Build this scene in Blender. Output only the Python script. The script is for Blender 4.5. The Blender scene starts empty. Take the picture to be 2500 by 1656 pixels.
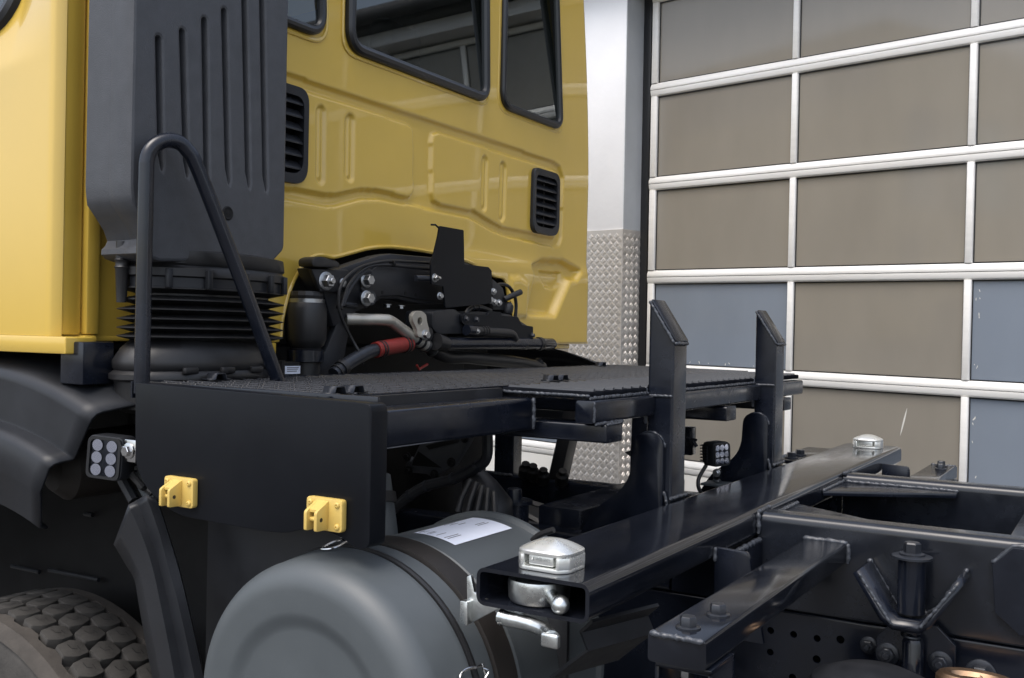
import bpy, bmesh, math, random
import numpy as np
from mathutils import Vector, Matrix
random.seed(7)
R_ = math.radians
sc = bpy.context.scene
COL = sc.collection

# ---------------------------------------------------------------- frames
# The truck is described in its own frame: X to the rear, Y to its far side, Z up, origin on top of the
# container cross beam.  It stands on a yard that slopes one degree against the workshop behind it.
BB = Matrix(((0.978524, 0.206014, 0.007067), (-0.205851, 0.9784, -0.018962), (-0.010821, 0.0171, 0.999795)))
P0 = Vector((-1.516665, 3.799056, 1.222318))
GZ = 1.34
up = Vector((BB[0][2], BB[1][2], BB[2][2])).normalized()
RW = up.rotation_difference(Vector((0, 0, 1))).to_matrix()
TR = Matrix.Translation((0, 0, GZ)) @ RW.to_4x4()
CR = ((0.853029, 0.521494, 0.019616), (0.018858, 0.006761, -0.999799), (-0.521522, 0.853228, -0.004067))
CP = Vector((0.763231, -1.374771, 0.368992))
FPX = 2458.05

# ---------------------------------------------------------------- camera, sky, sun, exposure
cam = bpy.data.cameras.new('camera'); camo = bpy.data.objects.new('camera', cam); COL.objects.link(camo)
rt, dn, fw = [Vector(v) for v in CR]
cm = Matrix((( rt[0], -dn[0], -fw[0], CP[0]), (rt[1], -dn[1], -fw[1], CP[1]), (rt[2], -dn[2], -fw[2], CP[2]), (0, 0, 0, 1)))
camo.matrix_world = TR @ cm
cam.sensor_width = 36; cam.lens = 35.396; cam.clip_start = .02; cam.clip_end = 3000
sc.camera = camo
SUN_EL, SUN_AZ = 64, 266          # azimuth: direction towards the sun, degrees from +X counter-clockwise
sd = Vector((math.cos(R_(SUN_AZ))*math.cos(R_(SUN_EL)), math.sin(R_(SUN_AZ))*math.cos(R_(SUN_EL)), math.sin(R_(SUN_EL))))
w = bpy.data.worlds.new('World'); sc.world = w; w.use_nodes = True
nt = w.node_tree; nt.nodes.clear()
wo = nt.nodes.new('ShaderNodeOutputWorld'); bg = nt.nodes.new('ShaderNodeBackground'); sky = nt.nodes.new('ShaderNodeTexSky')
sky.sky_type = 'NISHITA'; sky.sun_disc = False
sky.sun_elevation = R_(SUN_EL); sky.sun_rotation = R_(90 - SUN_AZ)
sky.altitude = 100; sky.air_density = 1.0; sky.dust_density = 4.0; sky.ozone_density = 1.0
hs = nt.nodes.new('ShaderNodeHueSaturation'); hs.inputs['Saturation'].default_value = .62
nt.links.new(sky.outputs[0], hs.inputs['Color']); nt.links.new(hs.outputs[0], bg.inputs[0])
bg.inputs[1].default_value = .15; nt.links.new(bg.outputs[0], wo.inputs[0])
sl = bpy.data.lights.new('sun', 'SUN'); sl.energy = .62; sl.angle = R_(40); sl.color = (1, .96, .9)
so = bpy.data.objects.new('sun', sl); COL.objects.link(so); so.rotation_euler = (-sd).to_track_quat('-Z', 'Y').to_euler(); so.location = (0, -5, 12)
sc.view_settings.view_transform = 'Standard'; sc.view_settings.look = 'None'
sc.view_settings.exposure = 1.02; sc.view_settings.gamma = 1.0

# ---------------------------------------------------------------- materials
MATS = {}
def mat(name, col, rough=.5, metal=0, coat=0, coat_rough=.05, noise=0, nscale=8, bump=0, bscale=60, rvar=0, spec=.5, streak=None, detail=7):
    m = bpy.data.materials.new(name); m.use_nodes = True; t = m.node_tree; b = t.nodes['Principled BSDF']
    b.inputs['Base Color'].default_value = (*col, 1); b.inputs['Roughness'].default_value = rough
    b.inputs['Metallic'].default_value = metal; b.inputs['Coat Weight'].default_value = coat
    b.inputs['Coat Roughness'].default_value = coat_rough; b.inputs['Specular IOR Level'].default_value = spec
    tc = t.nodes.new('ShaderNodeTexCoord'); src = tc.outputs['Object']
    if streak:
        mp = t.nodes.new('ShaderNodeMapping'); mp.inputs['Scale'].default_value = streak; t.links.new(src, mp.inputs[0]); src = mp.outputs[0]
    if noise or rvar:
        n = t.nodes.new('ShaderNodeTexNoise'); n.inputs['Scale'].default_value = nscale; n.inputs['Detail'].default_value = detail; n.inputs['Roughness'].default_value = .62
        t.links.new(src, n.inputs['Vector'])
        if noise:
            mx = t.nodes.new('ShaderNodeMix'); mx.data_type = 'RGBA'
            mx.inputs['A'].default_value = (*[c*(1-noise) for c in col], 1); mx.inputs['B'].default_value = (*[min(1, c*(1+noise)+noise*.004) for c in col], 1)
            cr = t.nodes.new('ShaderNodeMapRange'); cr.inputs['From Min'].default_value = .3 if detail > 4 else .1; cr.inputs['From Max'].default_value = .7 if detail > 4 else .9
            t.links.new(n.outputs['Fac'], cr.inputs['Value']); t.links.new(cr.outputs[0], mx.inputs['Factor']); t.links.new(mx.outputs['Result'], b.inputs['Base Color'])
        if rvar:
            cr = t.nodes.new('ShaderNodeMapRange'); cr.inputs['From Min'].default_value = .3 if detail > 4 else .1; cr.inputs['From Max'].default_value = .7 if detail > 4 else .9
            cr.inputs['To Min'].default_value = max(.02, rough-rvar); cr.inputs['To Max'].default_value = min(1, rough+rvar)
            t.links.new(n.outputs['Fac'], cr.inputs['Value']); t.links.new(cr.outputs[0], b.inputs['Roughness'])
    if bump:
        n2 = t.nodes.new('ShaderNodeTexNoise'); n2.inputs['Scale'].default_value = bscale; n2.inputs['Detail'].default_value = 4
        t.links.new(src, n2.inputs['Vector'])
        bp = t.nodes.new('ShaderNodeBump'); bp.inputs['Strength'].default_value = bump; bp.inputs['Distance'].default_value = .002
        t.links.new(n2.outputs['Fac'], bp.inputs['Height']); t.links.new(bp.outputs[0], b.inputs['Normal'])
    MATS[name] = m; return m
mat('yellow', (.61, .410, .064), .38, coat=.9, coat_rough=.04, noise=.04, nscale=3, bump=.035, bscale=10)
mat('yellow_cast', (.62, .435, .115), .45, coat=.2, coat_rough=.3, bump=.12, bscale=160)
mat('plastic', (.050, .053, .060), .5, noise=.12, nscale=30, bump=.35, bscale=420)
mat('plastic_smooth', (.016, .0175, .021), .42, spec=.35, noise=.25, nscale=6, bump=.05, bscale=90, rvar=.1)
mat('rubber', (.012, .012, .013), .45, noise=.2, nscale=12, bump=.05, bscale=60)
mat('seal', (.015, .016, .018), .32)
mat('panel', (.0060, .0070, .0095), .34, spec=.14, noise=.15, nscale=4, rvar=.06, bump=.04, bscale=200)
mat('chassis', (.0055, .0075, .0135), .22, noise=.3, nscale=10, rvar=.1, bump=.05, bscale=40)
mat('beam', (.007, .0085, .013), .13, noise=.5, nscale=5, rvar=.09, bump=.05, bscale=24, streak=(1.5, .35, 1))
mat('chassis_matte', (.012, .013, .016), .5, noise=.4, nscale=9, rvar=.12, bump=.06, bscale=50)
mat('weld', (.045, .05, .06), .22, noise=.5, nscale=120, bump=.6, bscale=260)
mat('black', (.0045, .0045, .005), .6, spec=.3, noise=.4, nscale=14)
mat('canister', (.070, .080, .086), .48, noise=.1, nscale=5, rvar=.06, bump=.05, bscale=220)
mat('strap', (.018, .015, .013), .5, noise=.4, nscale=8, bump=.1, bscale=120)
mat('zinc', (.64, .66, .65), .32, metal=1, noise=.16, nscale=26, rvar=.12, bump=.25, bscale=80)
mat('zinc_cast', (.80, .81, .78), .30, metal=.75, noise=.06, nscale=30, rvar=.06, bump=.08, bscale=60)
mat('grating', (.006, .0065, .009), .26, spec=.6, noise=.4, nscale=60)
mat('grating_lit', (.034, .036, .041), .26, spec=.7, noise=.3, nscale=50)  # lighter copy of grating: sky light on the bar edges, put into the colour
mat('tread', (.008, .009, .012), .6, spec=.0, noise=.3, nscale=14, rvar=.08)
mat('tread_rib', (.05, .054, .062), .4, spec=.2)
mat('rail_paint', (.009, .011, .016), .20, noise=.4, nscale=9, rvar=.08, bump=.05, bscale=40)
mat('bolt', (.42, .43, .44), .35, metal=1, noise=.15, nscale=60)
mat('bolt_dark', (.022, .025, .032), .3, metal=.2, noise=.3, nscale=60, bump=.1, bscale=150)
mat('steel_pipe', (.42, .40, .35), .38, metal=.55, noise=.15, nscale=20, rvar=.08)
mat('red_hose', (.20, .018, .014), .5, noise=.15, nscale=30)
mat('paper', (.72, .76, .86), .5, noise=.05, nscale=9)
mat('ink', (.12, .12, .14), .6)
mat('tyre', (.040, .037, .033), .8, noise=.35, nscale=22, bump=.4, bscale=160)
mat('tyre_worn', (.054, .047, .040), .85, noise=.4, nscale=9, bump=.5, bscale=120)
mat('aluminium', (.86, .85, .82), .40, metal=.12, noise=.05, nscale=5, rvar=.08, streak=(.6, 6, 6))
mat('pane_tan', (.255, .234, .198), .10, noise=.16, nscale=1.0, rvar=.05, detail=4, streak=(1.8, 1, .7))
mat('pane_blue', (.205, .238, .285), .10, noise=.12, nscale=1.4, rvar=.06, detail=4, streak=(2, 1, .8))
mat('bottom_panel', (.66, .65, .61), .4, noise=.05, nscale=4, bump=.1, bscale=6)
mat('plaster', (.87, .88, .90), .85, noise=.04, nscale=3, bump=.35, bscale=45)
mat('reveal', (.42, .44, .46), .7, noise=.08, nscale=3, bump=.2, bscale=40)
mat('checker', (.54, .51, .475), .42, metal=.45, noise=.1, nscale=7, rvar=.1)
mat('checker_stud', (.62, .59, .555), .30, metal=.55, noise=.1, nscale=30)
mat('roof', (.06, .06, .065), .6, noise=.2, nscale=4)
mat('asphalt', (.085, .083, .08), .9, noise=.3, nscale=40, bump=.6, bscale=120)
mat('mirror', (.85, .86, .88), .12, metal=1)
mat('chrome', (.6, .6, .6), .18, metal=1, noise=.1, nscale=40)
mat('heat', (.30, .20, .13), .45, metal=1, noise=.35, nscale=22)
mat('led_plate', (.10, .10, .14), .3)
mat('led_chip', (.10, .10, .05), .3)
mat('seat', (.02, .02, .022), .8, noise=.2, nscale=12)
mat('interior', (.10, .10, .105), .8, noise=.2, nscale=4)
def glass(name, tint, mixf):
    m = bpy.data.materials.new(name); m.use_nodes = True; t = m.node_tree; t.nodes.clear()
    o = t.nodes.new('ShaderNodeOutputMaterial'); mix = t.nodes.new('ShaderNodeMixShader'); tr = t.nodes.new('ShaderNodeBsdfTransparent'); gl = t.nodes.new('ShaderNodeBsdfGlossy')
    fr = t.nodes.new('ShaderNodeFresnel'); fr.inputs[0].default_value = mixf
    tr.inputs[0].default_value = (*tint, 1); gl.inputs['Roughness'].default_value = .02; gl.inputs[0].default_value = (.9, .95, .95, 1)
    t.links.new(fr.outputs[0], mix.inputs[0]); t.links.new(tr.outputs[0], mix.inputs[1]); t.links.new(gl.outputs[0], mix.inputs[2]); t.links.new(mix.outputs[0], o.inputs[0])
    MATS[name] = m
glass('window_glass', (.55, .64, .62), 1.95)
glass('lens_glass', (.9, .92, 1), 1.3)

# ---------------------------------------------------------------- helpers
def PX(ax, val, u, v):            # point of the truck frame on the plane ax = val that photo pixel (u, v) shows
    a = Vector(((u-1250)/FPX, (v-828)/FPX, 1)); d = Vector([sum(CR[i][j]*a[i] for i in range(3)) for j in range(3)])
    i = 'XYZ'.index(ax); s = (val-CP[i])/d[i]; return CP + d*s
def PL(ax, val, pts): return [PX(ax, val, *p) for p in pts]
def link(name, me, m=None, parent=None, smooth=True, ang=35):
    if m is not None and not me.materials: me.materials.append(MATS[m])
    if smooth and len(me.polygons):
        me.polygons.foreach_set('use_smooth', [True]*len(me.polygons)); me.set_sharp_from_angle(angle=R_(ang))
    o = bpy.data.objects.new(name, me); COL.objects.link(o); o.parent = parent; return o
def obj(name, bm, m, parent=None, bevel=0, seg=2, smooth=True, ang=35):
    bmesh.ops.remove_doubles(bm, verts=bm.verts, dist=1e-6)
    bmesh.ops.recalc_face_normals(bm, faces=bm.faces)
    if bevel:
        es = [e for e in bm.edges if len(e.link_faces) == 2 and e.calc_face_angle(0) > .45]
        if es: bmesh.ops.bevel(bm, geom=es, offset=bevel, segments=seg, profile=.5, affect='EDGES', clamp_overlap=True)
    me = bpy.data.meshes.new(name); bm.to_mesh(me); bm.free()
    return link(name, me, m, parent, smooth, ang)
def nb(): return bmesh.new()
def box(bm, lo, hi):
    v = [bm.verts.new((x, y, z)) for x in (lo[0], hi[0]) for y in (lo[1], hi[1]) for z in (lo[2], hi[2])]
    for f in ((0, 1, 3, 2), (4, 6, 7, 5), (0, 4, 5, 1), (2, 3, 7, 6), (0, 2, 6, 4), (1, 5, 7, 3)): bm.faces.new([v[i] for i in f])
    return bm
def hexa(bm, bot, top):           # two quads
    v = [bm.verts.new(p) for p in list(bot)+list(top)]
    for f in ((3, 2, 1, 0), (4, 5, 6, 7), (0, 1, 5, 4), (1, 2, 6, 5), (2, 3, 7, 6), (3, 0, 4, 7)): bm.faces.new([v[i] for i in f])
    return bm
def prism(bm, pts, ax, a, b):     # polygon (two remaining coordinates, in order) pushed along ax from a to b
    def mk(p, t):
        return {'X': (t, p[0], p[1]), 'Y': (p[0], t, p[1]), 'Z': (p[0], p[1], t)}[ax]
    A = [bm.verts.new(mk(p, a)) for p in pts]; B = [bm.verts.new(mk(p, b)) for p in pts]; n = len(pts)
    bm.faces.new(A); bm.faces.new(B[::-1])
    for i in range(n): bm.faces.new((A[i], B[i], B[(i+1) % n], A[(i+1) % n]))
    return bm
def rnd(pts, r, n=5):             # round the corners of a polygon
    out = []; N = len(pts)
    for i in range(N):
        p = Vector(pts[i]).to_2d(); a = Vector(pts[i-1]).to_2d(); b = Vector(pts[(i+1) % N]).to_2d()
        rr = r[i] if isinstance(r, (list, tuple)) else r
        da, db = a-p, b-p; q = min(rr, da.length*.48, db.length*.48)
        if q < 1e-5: out.append(tuple(p)); continue
        s, e = p+da.normalized()*q, p+db.normalized()*q
        for k in range(n+1):
            t = k/n; out.append(tuple(s*(1-t)**2+p*2*t*(1-t)+e*t*t))
    return out
def cr(pts, n=6, closed=False):   # smooth curve through points
    P = [Vector(p) for p in pts]; N = len(P); out = []
    for i in range(N if closed else N-1):
        if closed: a, b, c, d = P[i-1], P[i], P[(i+1) % N], P[(i+2) % N]
        else: a, b, c, d = P[max(i-1, 0)], P[i], P[i+1], P[min(i+2, N-1)]
        for k in range(n):
            t = k/n; out.append(.5*((2*b)+(c-a)*t+(2*a-5*b+4*c-d)*t*t+(3*b-a-3*c+d)*t**3))
    if not closed: out.append(P[-1])
    return out
def tube(bm, pts, r, n=10, closed=False, cap=True):
    P = [Vector(p) for p in pts]; N = len(P); rings = []; nrm = None
    for i in range(N):
        if closed: t = (P[(i+1) % N]-P[i-1]).normalized()
        else: t = (P[min(i+1, N-1)]-P[max(i-1, 0)]).normalized()
        if nrm is None: nrm = t.orthogonal().normalized()
        nrm = (nrm-t*nrm.dot(t)).normalized(); bi = t.cross(nrm)
        rr = r(i/(N-1)) if callable(r) else (r[i] if isinstance(r, list) else r)
        rings.append([bm.verts.new(P[i]+(nrm*math.cos(2*math.pi*k/n)+bi*math.sin(2*math.pi*k/n))*rr) for k in range(n)])
    for i in range(N if closed else N-1):
        A, B = rings[i], rings[(i+1) % N]
        for k in range(n): bm.faces.new((A[k], A[(k+1) % n], B[(k+1) % n], B[k]))
    if cap and not closed: bm.faces.new(rings[0][::-1]); bm.faces.new(rings[-1])
    return bm
def lathe(bm, prof, org, ax, n=32, sx=1, sy=1):   # prof: (radius, height) along axis; sx, sy squash
    ax = Vector(ax).normalized(); u = Vector((1, 0, 0)) if abs(ax.x) < .9 else Vector((0, 1, 0)); u = (u-ax*u.dot(ax)).normalized(); v = ax.cross(u); org = Vector(org)
    rings = []
    for r, h in prof:
        if r < 1e-6: rings.append([bm.verts.new(org+ax*h)])
        else: rings.append([bm.verts.new(org+ax*h+u*(r*sx*math.cos(2*math.pi*k/n))+v*(r*sy*math.sin(2*math.pi*k/n))) for k in range(n)])
    for A, B in zip(rings, rings[1:]):
        for k in range(n):
            a = [A[k % len(A)], A[(k+1) % n % len(A)], B[(k+1) % n % len(B)], B[k % len(B)]]
            f = []
            for q in a:
                if q not in f: f.append(q)
            if len(f) > 2: bm.faces.new(f)
    if len(rings[0]) > 1: bm.faces.new(rings[0][::-1])
    if len(rings[-1]) > 1: bm.faces.new(rings[-1])
    return bm
def bolt(bm, p, ax, r, h, washer=True, stud=0):
    p = Vector(p); a = Vector(ax).normalized()
    if washer: lathe(bm, [(r*1.45, 0), (r*1.45, r*.22), (r*1.3, r*.3)], p, a, 20); p = p+a*r*.3
    lathe(bm, [(r, 0), (r, h*.86), (r*.86, h)], p, a, 6)
    if stud: lathe(bm, [(r*.5, h), (r*.5, h+stud*.8), (r*.4, h+stud)], p, a, 12)
    return bm
def bolt_obj(name, p, ax, r, h, m, parent, **k): return obj(name, bolt(nb(), p, ax, r, h, **k), m, parent, ang=40)
def weld(name, pts, r, parent, seed=0, m='weld'):
    rg = random.Random(seed+len(pts)); P = [Vector(p) for p in pts]; L = sum((b-a).length for a, b in zip(P, P[1:])); step = max(r*.7, L/160)
    out = [];
    for a, b in zip(P, P[1:]):
        k = max(1, int((b-a).length/step)); out += [a.lerp(b, i/k) for i in range(k)]
    out.append(P[-1]); out = [p+Vector((rg.uniform(-1, 1), rg.uniform(-1, 1), rg.uniform(-1, 1)))*r*.16 for p in out]
    rad = [r*(.85+.10*math.sin(i*1.3)+rg.uniform(-.12, .12)) for i in range(len(out))]; rad[0] *= .6; rad[-1] *= .6
    return obj(name, tube(nb(), out, rad, 8), m, parent, ang=60)
def loft(bm, rows):               # rows: lists of points, joined by quads
    V = [[bm.verts.new(p) for p in r] for r in rows]
    for A, B in zip(V, V[1:]):
        for i in range(len(A)-1): bm.faces.new((A[i], A[i+1], B[i+1], B[i]))
    return bm
def solid(o, t, off=-1):
    md = o.modifiers.new('solid', 'SOLIDIFY'); md.thickness = t; md.offset = off; return o
def plate(name, outer, holes, ax, a, b, m, parent, bevel=0):   # flat plate with round holes (u, v, r) pushed from a to b
    cu = bpy.data.curves.new(name, 'CURVE'); cu.dimensions = '2D'; cu.fill_mode = 'BOTH'; cu.extrude = abs(b-a)/2; cu.bevel_depth = bevel; cu.bevel_resolution = 1
    def sp(pts):
        s = cu.splines.new('POLY'); s.points.add(len(pts)-1); s.use_cyclic_u = True
        for q, p in zip(s.points, pts): q.co = (p[0], p[1], 0, 1)
    sp(outer)
    for hh in holes: sp(hh if len(hh) > 3 else [(hh[0]+hh[2]*math.cos(k*math.pi/9), hh[1]+hh[2]*math.sin(k*math.pi/9)) for k in range(18)])
    t = bpy.data.objects.new('tmp', cu); COL.objects.link(t)
    me = bpy.data.meshes.new_from_object(t.evaluated_get(bpy.context.evaluated_depsgraph_get())); bpy.data.objects.remove(t); bpy.data.curves.remove(cu)
    c = (a+b)/2
    mm = {'X': Matrix(((0, 0, 1, c), (1, 0, 0, 0), (0, 1, 0, 0), (0, 0, 0, 1))), 'Y': Matrix(((1, 0, 0, 0), (0, 0, -1, c), (0, 1, 0, 0), (0, 0, 0, 1))), 'Z': Matrix(((1, 0, 0, 0), (0, 1, 0, 0), (0, 0, 1, c), (0, 0, 0, 1)))}[ax]
    me.transform(mm); me.materials.clear()
    return link(name, me, m, parent)
def textmesh(name, body, size, mw, m, parent, ext=.0006):
    cu = bpy.data.curves.new(name, 'FONT'); cu.body = body; cu.size = size; cu.extrude = ext; cu.align_x = 'CENTER'; cu.align_y = 'CENTER'
    t = bpy.data.objects.new('tmp', cu); COL.objects.link(t)
    me = bpy.data.meshes.new_from_object(t.evaluated_get(bpy.context.evaluated_depsgraph_get())); bpy.data.objects.remove(t); bpy.data.curves.remove(cu)
    me.transform(mw); me.materials.clear(); return link(name, me, m, parent, smooth=False)
def tag(o, label=None, cat=None, group=None, kind=None):
    for k, v in (('label', label), ('category', cat), ('group', group), ('kind', kind)):
        if v: o[k] = v
    return o
def sheet(name, pts, n_, m, parent):   # flat pane whose normal points along n_
    b = nb(); f_ = b.faces.new([b.verts.new(p) for p in pts]); f_.normal_update()
    if f_.normal.dot(Vector(n_)) < 0: f_.normal_flip()
    me = bpy.data.meshes.new(name); b.to_mesh(me); b.free(); return link(name, me, m, parent, smooth=False)
def share(name, src, parent):     # another piece that shares the mesh of src
    o = bpy.data.objects.new(name, src.data); COL.objects.link(o); o.parent = parent; return o

# ================================================================ SETTING
g = nb(); n = 60
bmesh.ops.create_grid(g, x_segments=n, y_segments=n, size=400)
tag(obj('ground', g, 'asphalt'), kind='structure')

# ---------------------------------------------------------------- workshop (own frame: x along the front, y inwards, z up from a door rail)
WS = bpy.data.objects.new('workshop', None); COL.objects.link(WS); WS.empty_display_size = .3
WSG = -(P0.z+GZ)
WS.matrix_world = TR @ (Matrix.Translation(P0) @ BB.to_4x4())
tag(WS, 'white rendered workshop with wide glazed sectional doors and checker plate corners', 'building')
NC, CW, SH = 5, .853, .5175
ZL = [-3*SH, -2*SH, -SH, 0, SH, 2*SH]         # seams between the door sections
REV = .147
DW = NC*CW+.03
def wall_piece(name, lo, hi, m='plaster', bevel=.004): return obj(name, box(nb(), lo, hi), m, WS, bevel)
PILX0, PILX1 = -.445, -.075
WTOP = 1.13
SPANS = [(PILX0, PILX1), (PILX0-2*.03-DW-.14-.37, PILX0-2*.03-DW-.14), (DW+.09, DW+.09+.37), (2*DW+.65, 2*DW+1.02)]
for i, (a, b) in enumerate(SPANS):
    o = wall_piece('pillar', (a, -REV, -.262), (b, .28, WTOP-.002))
    wall_piece('pillar_foot', (a+.004, -REV+.004, WSG-.05), (b-.004, .28, -.262), 'reveal', 0)
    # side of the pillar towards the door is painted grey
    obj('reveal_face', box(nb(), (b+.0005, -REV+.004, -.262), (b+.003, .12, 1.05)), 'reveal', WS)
    # aluminium checker plate round the foot
    k = obj('checker_plate', nb_ := prism(nb(), [(a-.004, .1), (a-.004, -REV-.004), (b+.004, -REV-.004), (b+.004, .1), (b, .1), (b, -REV), (a, -REV), (a, .1)], 'Z', WSG-.03, -.2565), 'checker', WS)
    s = nb()
    def stud(cx, cz, face, q):
        # three short bars, turned one way on even and the other way on odd places
        for e in (-1.5, -.5, .5, 1.5):
            d = (1, 1) if q else (1, -1); du = .0125; pu = e*.0062
            c0 = (cx-d[1]*pu*.7, cz+d[0]*pu*.7)
            a0 = (c0[0]-d[0]*du*.72, c0[1]-d[1]*du*.72); a1 = (c0[0]+d[0]*du*.72, c0[1]+d[1]*du*.72); wd = .0026
            nx, nz = -d[1]*wd*.7, d[0]*wd*.7
            qd = [(a0[0]+nx, a0[1]+nz), (a0[0]-nx, a0[1]-nz), (a1[0]-nx, a1[1]-nz), (a1[0]+nx, a1[1]+nz)]
            if face == 0: v = [s.verts.new((p[0], -REV-.0042, p[1])) for p in qd]; t = [s.verts.new((c0[0]+(p[0]-c0[0])*.55, -REV-.0066, c0[1]+(p[1]-c0[1])*.55)) for p in qd]
            else: v = [s.verts.new((b+.0042, p[0], p[1])) for p in qd]; t = [s.verts.new((b+.0066, c0[0]+(p[0]-c0[0])*.55, c0[1]+(p[1]-c0[1])*.55)) for p in qd]
            s.faces.new(t)
            for j in range(4): s.faces.new((v[j], v[(j+1) % 4], t[(j+1) % 4], t[j]))
    if i < 2:
        st = .045; r = 0; z = WSG+.02
        while z < -.275:
            x = a+.016+(st/2 if r % 2 else 0)
            while x < b-.008: stud(x, z, 0, r % 2); x += st
            y = -REV+.016+(st/2 if r % 2 else 0)
            while y < .04: stud(y, z, 1, r % 2); y += st
            z += st/2; r += 1
        tag(obj('tread_pattern', s, 'checker_stud', k, smooth=False), kind='stuff')
    else: s.free()
wx0, wx1 = SPANS[1][0]-4, SPANS[3][1]+6
wall_piece('lintel_wall', (wx0, -REV+.003, 1.05), (wx1, .3, WTOP))
wall_piece('wall', (wx0, -REV+.002, WSG-.05), (SPANS[1][0]-.002, .3, 1.048)); wall_piece('wall', (SPANS[3][1]+.002, -REV+.002, WSG-.05), (wx1, .3, 1.048))
wall_piece('wall', (wx0, .302, WSG-.05), (wx0+.3, 12, WTOP)); wall_piece('wall', (wx1-.3, .302, WSG-.05), (wx1, 12, WTOP)); wall_piece('wall', (wx0+.302, 11.7, WSG-.05), (wx1-.302, 12, WTOP))
wall_piece('roof', (wx0-.3, -.22, WTOP+.003), (wx1+.3, 12.3, WTOP+.10), 'roof', .02)
obj('gutter', tube(nb(), [(wx0-.3, -.27, WTOP+.06), (wx1+.3, -.27, WTOP+.06)], .045, 14), 'roof', WS)

def sectional_door(x0, blue):
    """one door; x0 = its left edge"""
    d = obj('sectional_door', box(nb(), (x0-.03, .045, WSG), (x0+DW+.03, .085, 1.04)), 'black', WS)
    for sx in (x0-.062, x0+DW+.012):
        obj('guide_rail', box(nb(), (sx, .01, WSG), (sx+.05, .06, 1.05)), 'seal', d, .002)
    XS = [x0+.017+CW*i for i in range(NC+1)]
    bars = [(ZL[0]-.0, 'b')]
    for i, z in enumerate(ZL):                       # rail pair at every seam
        top = i == len(ZL)-1
        prof = [(.04, -.035), (.008, -.035), (.001, -.028), (-.004, -.0015), (.04, -.0015)]
        obj('rail', prism(nb(), [(p[0], z+p[1]) for p in prof], 'X', x0, x0+DW), 'aluminium', d, .0015)
        if not top:
            prof = [(.04, .0015), (-.004, .0015), (-.004, .015), (.006, .037), (.04, .039)]
            obj('rail', prism(nb(), [(p[0], z+p[1]) for p in prof], 'X', x0, x0+DW), 'aluminium', d, .0015)
    for r in range(len(ZL)-1):
        za, zb = ZL[r]+.0395, ZL[r+1]-.0355
        for i, x in enumerate(XS):
            hw = .021 if i in (0, NC) else .0165
            xx = x+(.004 if i == 0 else -.004 if i == NC else 0)
            obj('stile', prism(nb(), [(xx-hw, .04), (xx-hw, .005), (xx-hw+.005, -.001), (xx+hw-.005, -.001), (xx+hw, .005), (xx+hw, .04)], 'Z', za, zb), 'aluminium', d, .001)
        for i in range(NC):
            a, b = XS[i]+.017, XS[i+1]-.017
            if i == 0: a += .008
            if i == NC-1: b -= .008
            obj('pane', box(nb(), (a, .020, za+.0005), (b, .030, zb-.0005)), 'pane_blue' if (r, i) in blue else 'pane_tan', d)
            gk = nb()
            for lo, hi in (((a, .014, zb-.005), (b, .022, zb-.0002)), ((a, .014, za+.0002), (b, .022, za+.004)), ((a+.0002, .015, za+.004), (a+.004, .022, zb-.005)), ((b-.004, .015, za+.004), (b-.0002, .022, zb-.005))): box(gk, lo, hi)
            obj('gasket', gk, 'seal', d)
    obj('bottom_panel', box(nb(), (x0, .004, WSG+.03), (x0+DW, .044, ZL[0]-.038)), 'bottom_panel', d, .004)
    obj('floor_seal', box(nb(), (x0, .006, WSG), (x0+DW, .04, WSG+.029)), 'seal', d)
    return d
def scuff_or_glare(door, x, z, L_, wd, tilt):
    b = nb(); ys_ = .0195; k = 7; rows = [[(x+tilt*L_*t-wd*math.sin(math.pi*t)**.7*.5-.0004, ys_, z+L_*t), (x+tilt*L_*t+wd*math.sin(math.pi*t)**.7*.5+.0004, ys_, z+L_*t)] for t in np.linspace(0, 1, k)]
    obj('scuff_glare_mark', loft(b, rows), 'bottom_panel', door, smooth=False)
d1 = sectional_door(0-.01, {(1, 0), (1, 2), (0, 2), (0, 4), (1, 4)})
d2 = sectional_door(PILX0-.045-DW, {(0, 4), (0, 1), (1, 2)})
scuff_or_glare(d1, 1.425, -1.27, .13, .007, .22)  # glare streak on the pane, put in as a pale sliver
for k in range(26): scuff_or_glare(d1, .06+.03*k+random.uniform(-.01, .01) if k < 22 else .835-.001*k, -1.035+.042+random.uniform(0, .012), random.uniform(.004, .018), random.uniform(.002, .006), random.uniform(-1, 1)) if k < 22 and random.random() < .6 else None
for k in range(16): scuff_or_glare(d1, 1.745+random.uniform(0, .02), random.uniform(-1.5, -.6), random.uniform(.006, .02), random.uniform(.002, .005), random.uniform(-.4, .4))
d3 = sectional_door(DW+.55, {(0, 1), (1, 3)})

# ================================================================ TRUCK
TK = bpy.data.objects.new('truck', None); COL.objects.link(TK); TK.matrix_world = TR; TK.empty_display_size = .5
tag(TK, 'yellow cab truck chassis with dark container frame, twist locks and work platform', 'truck')

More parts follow.
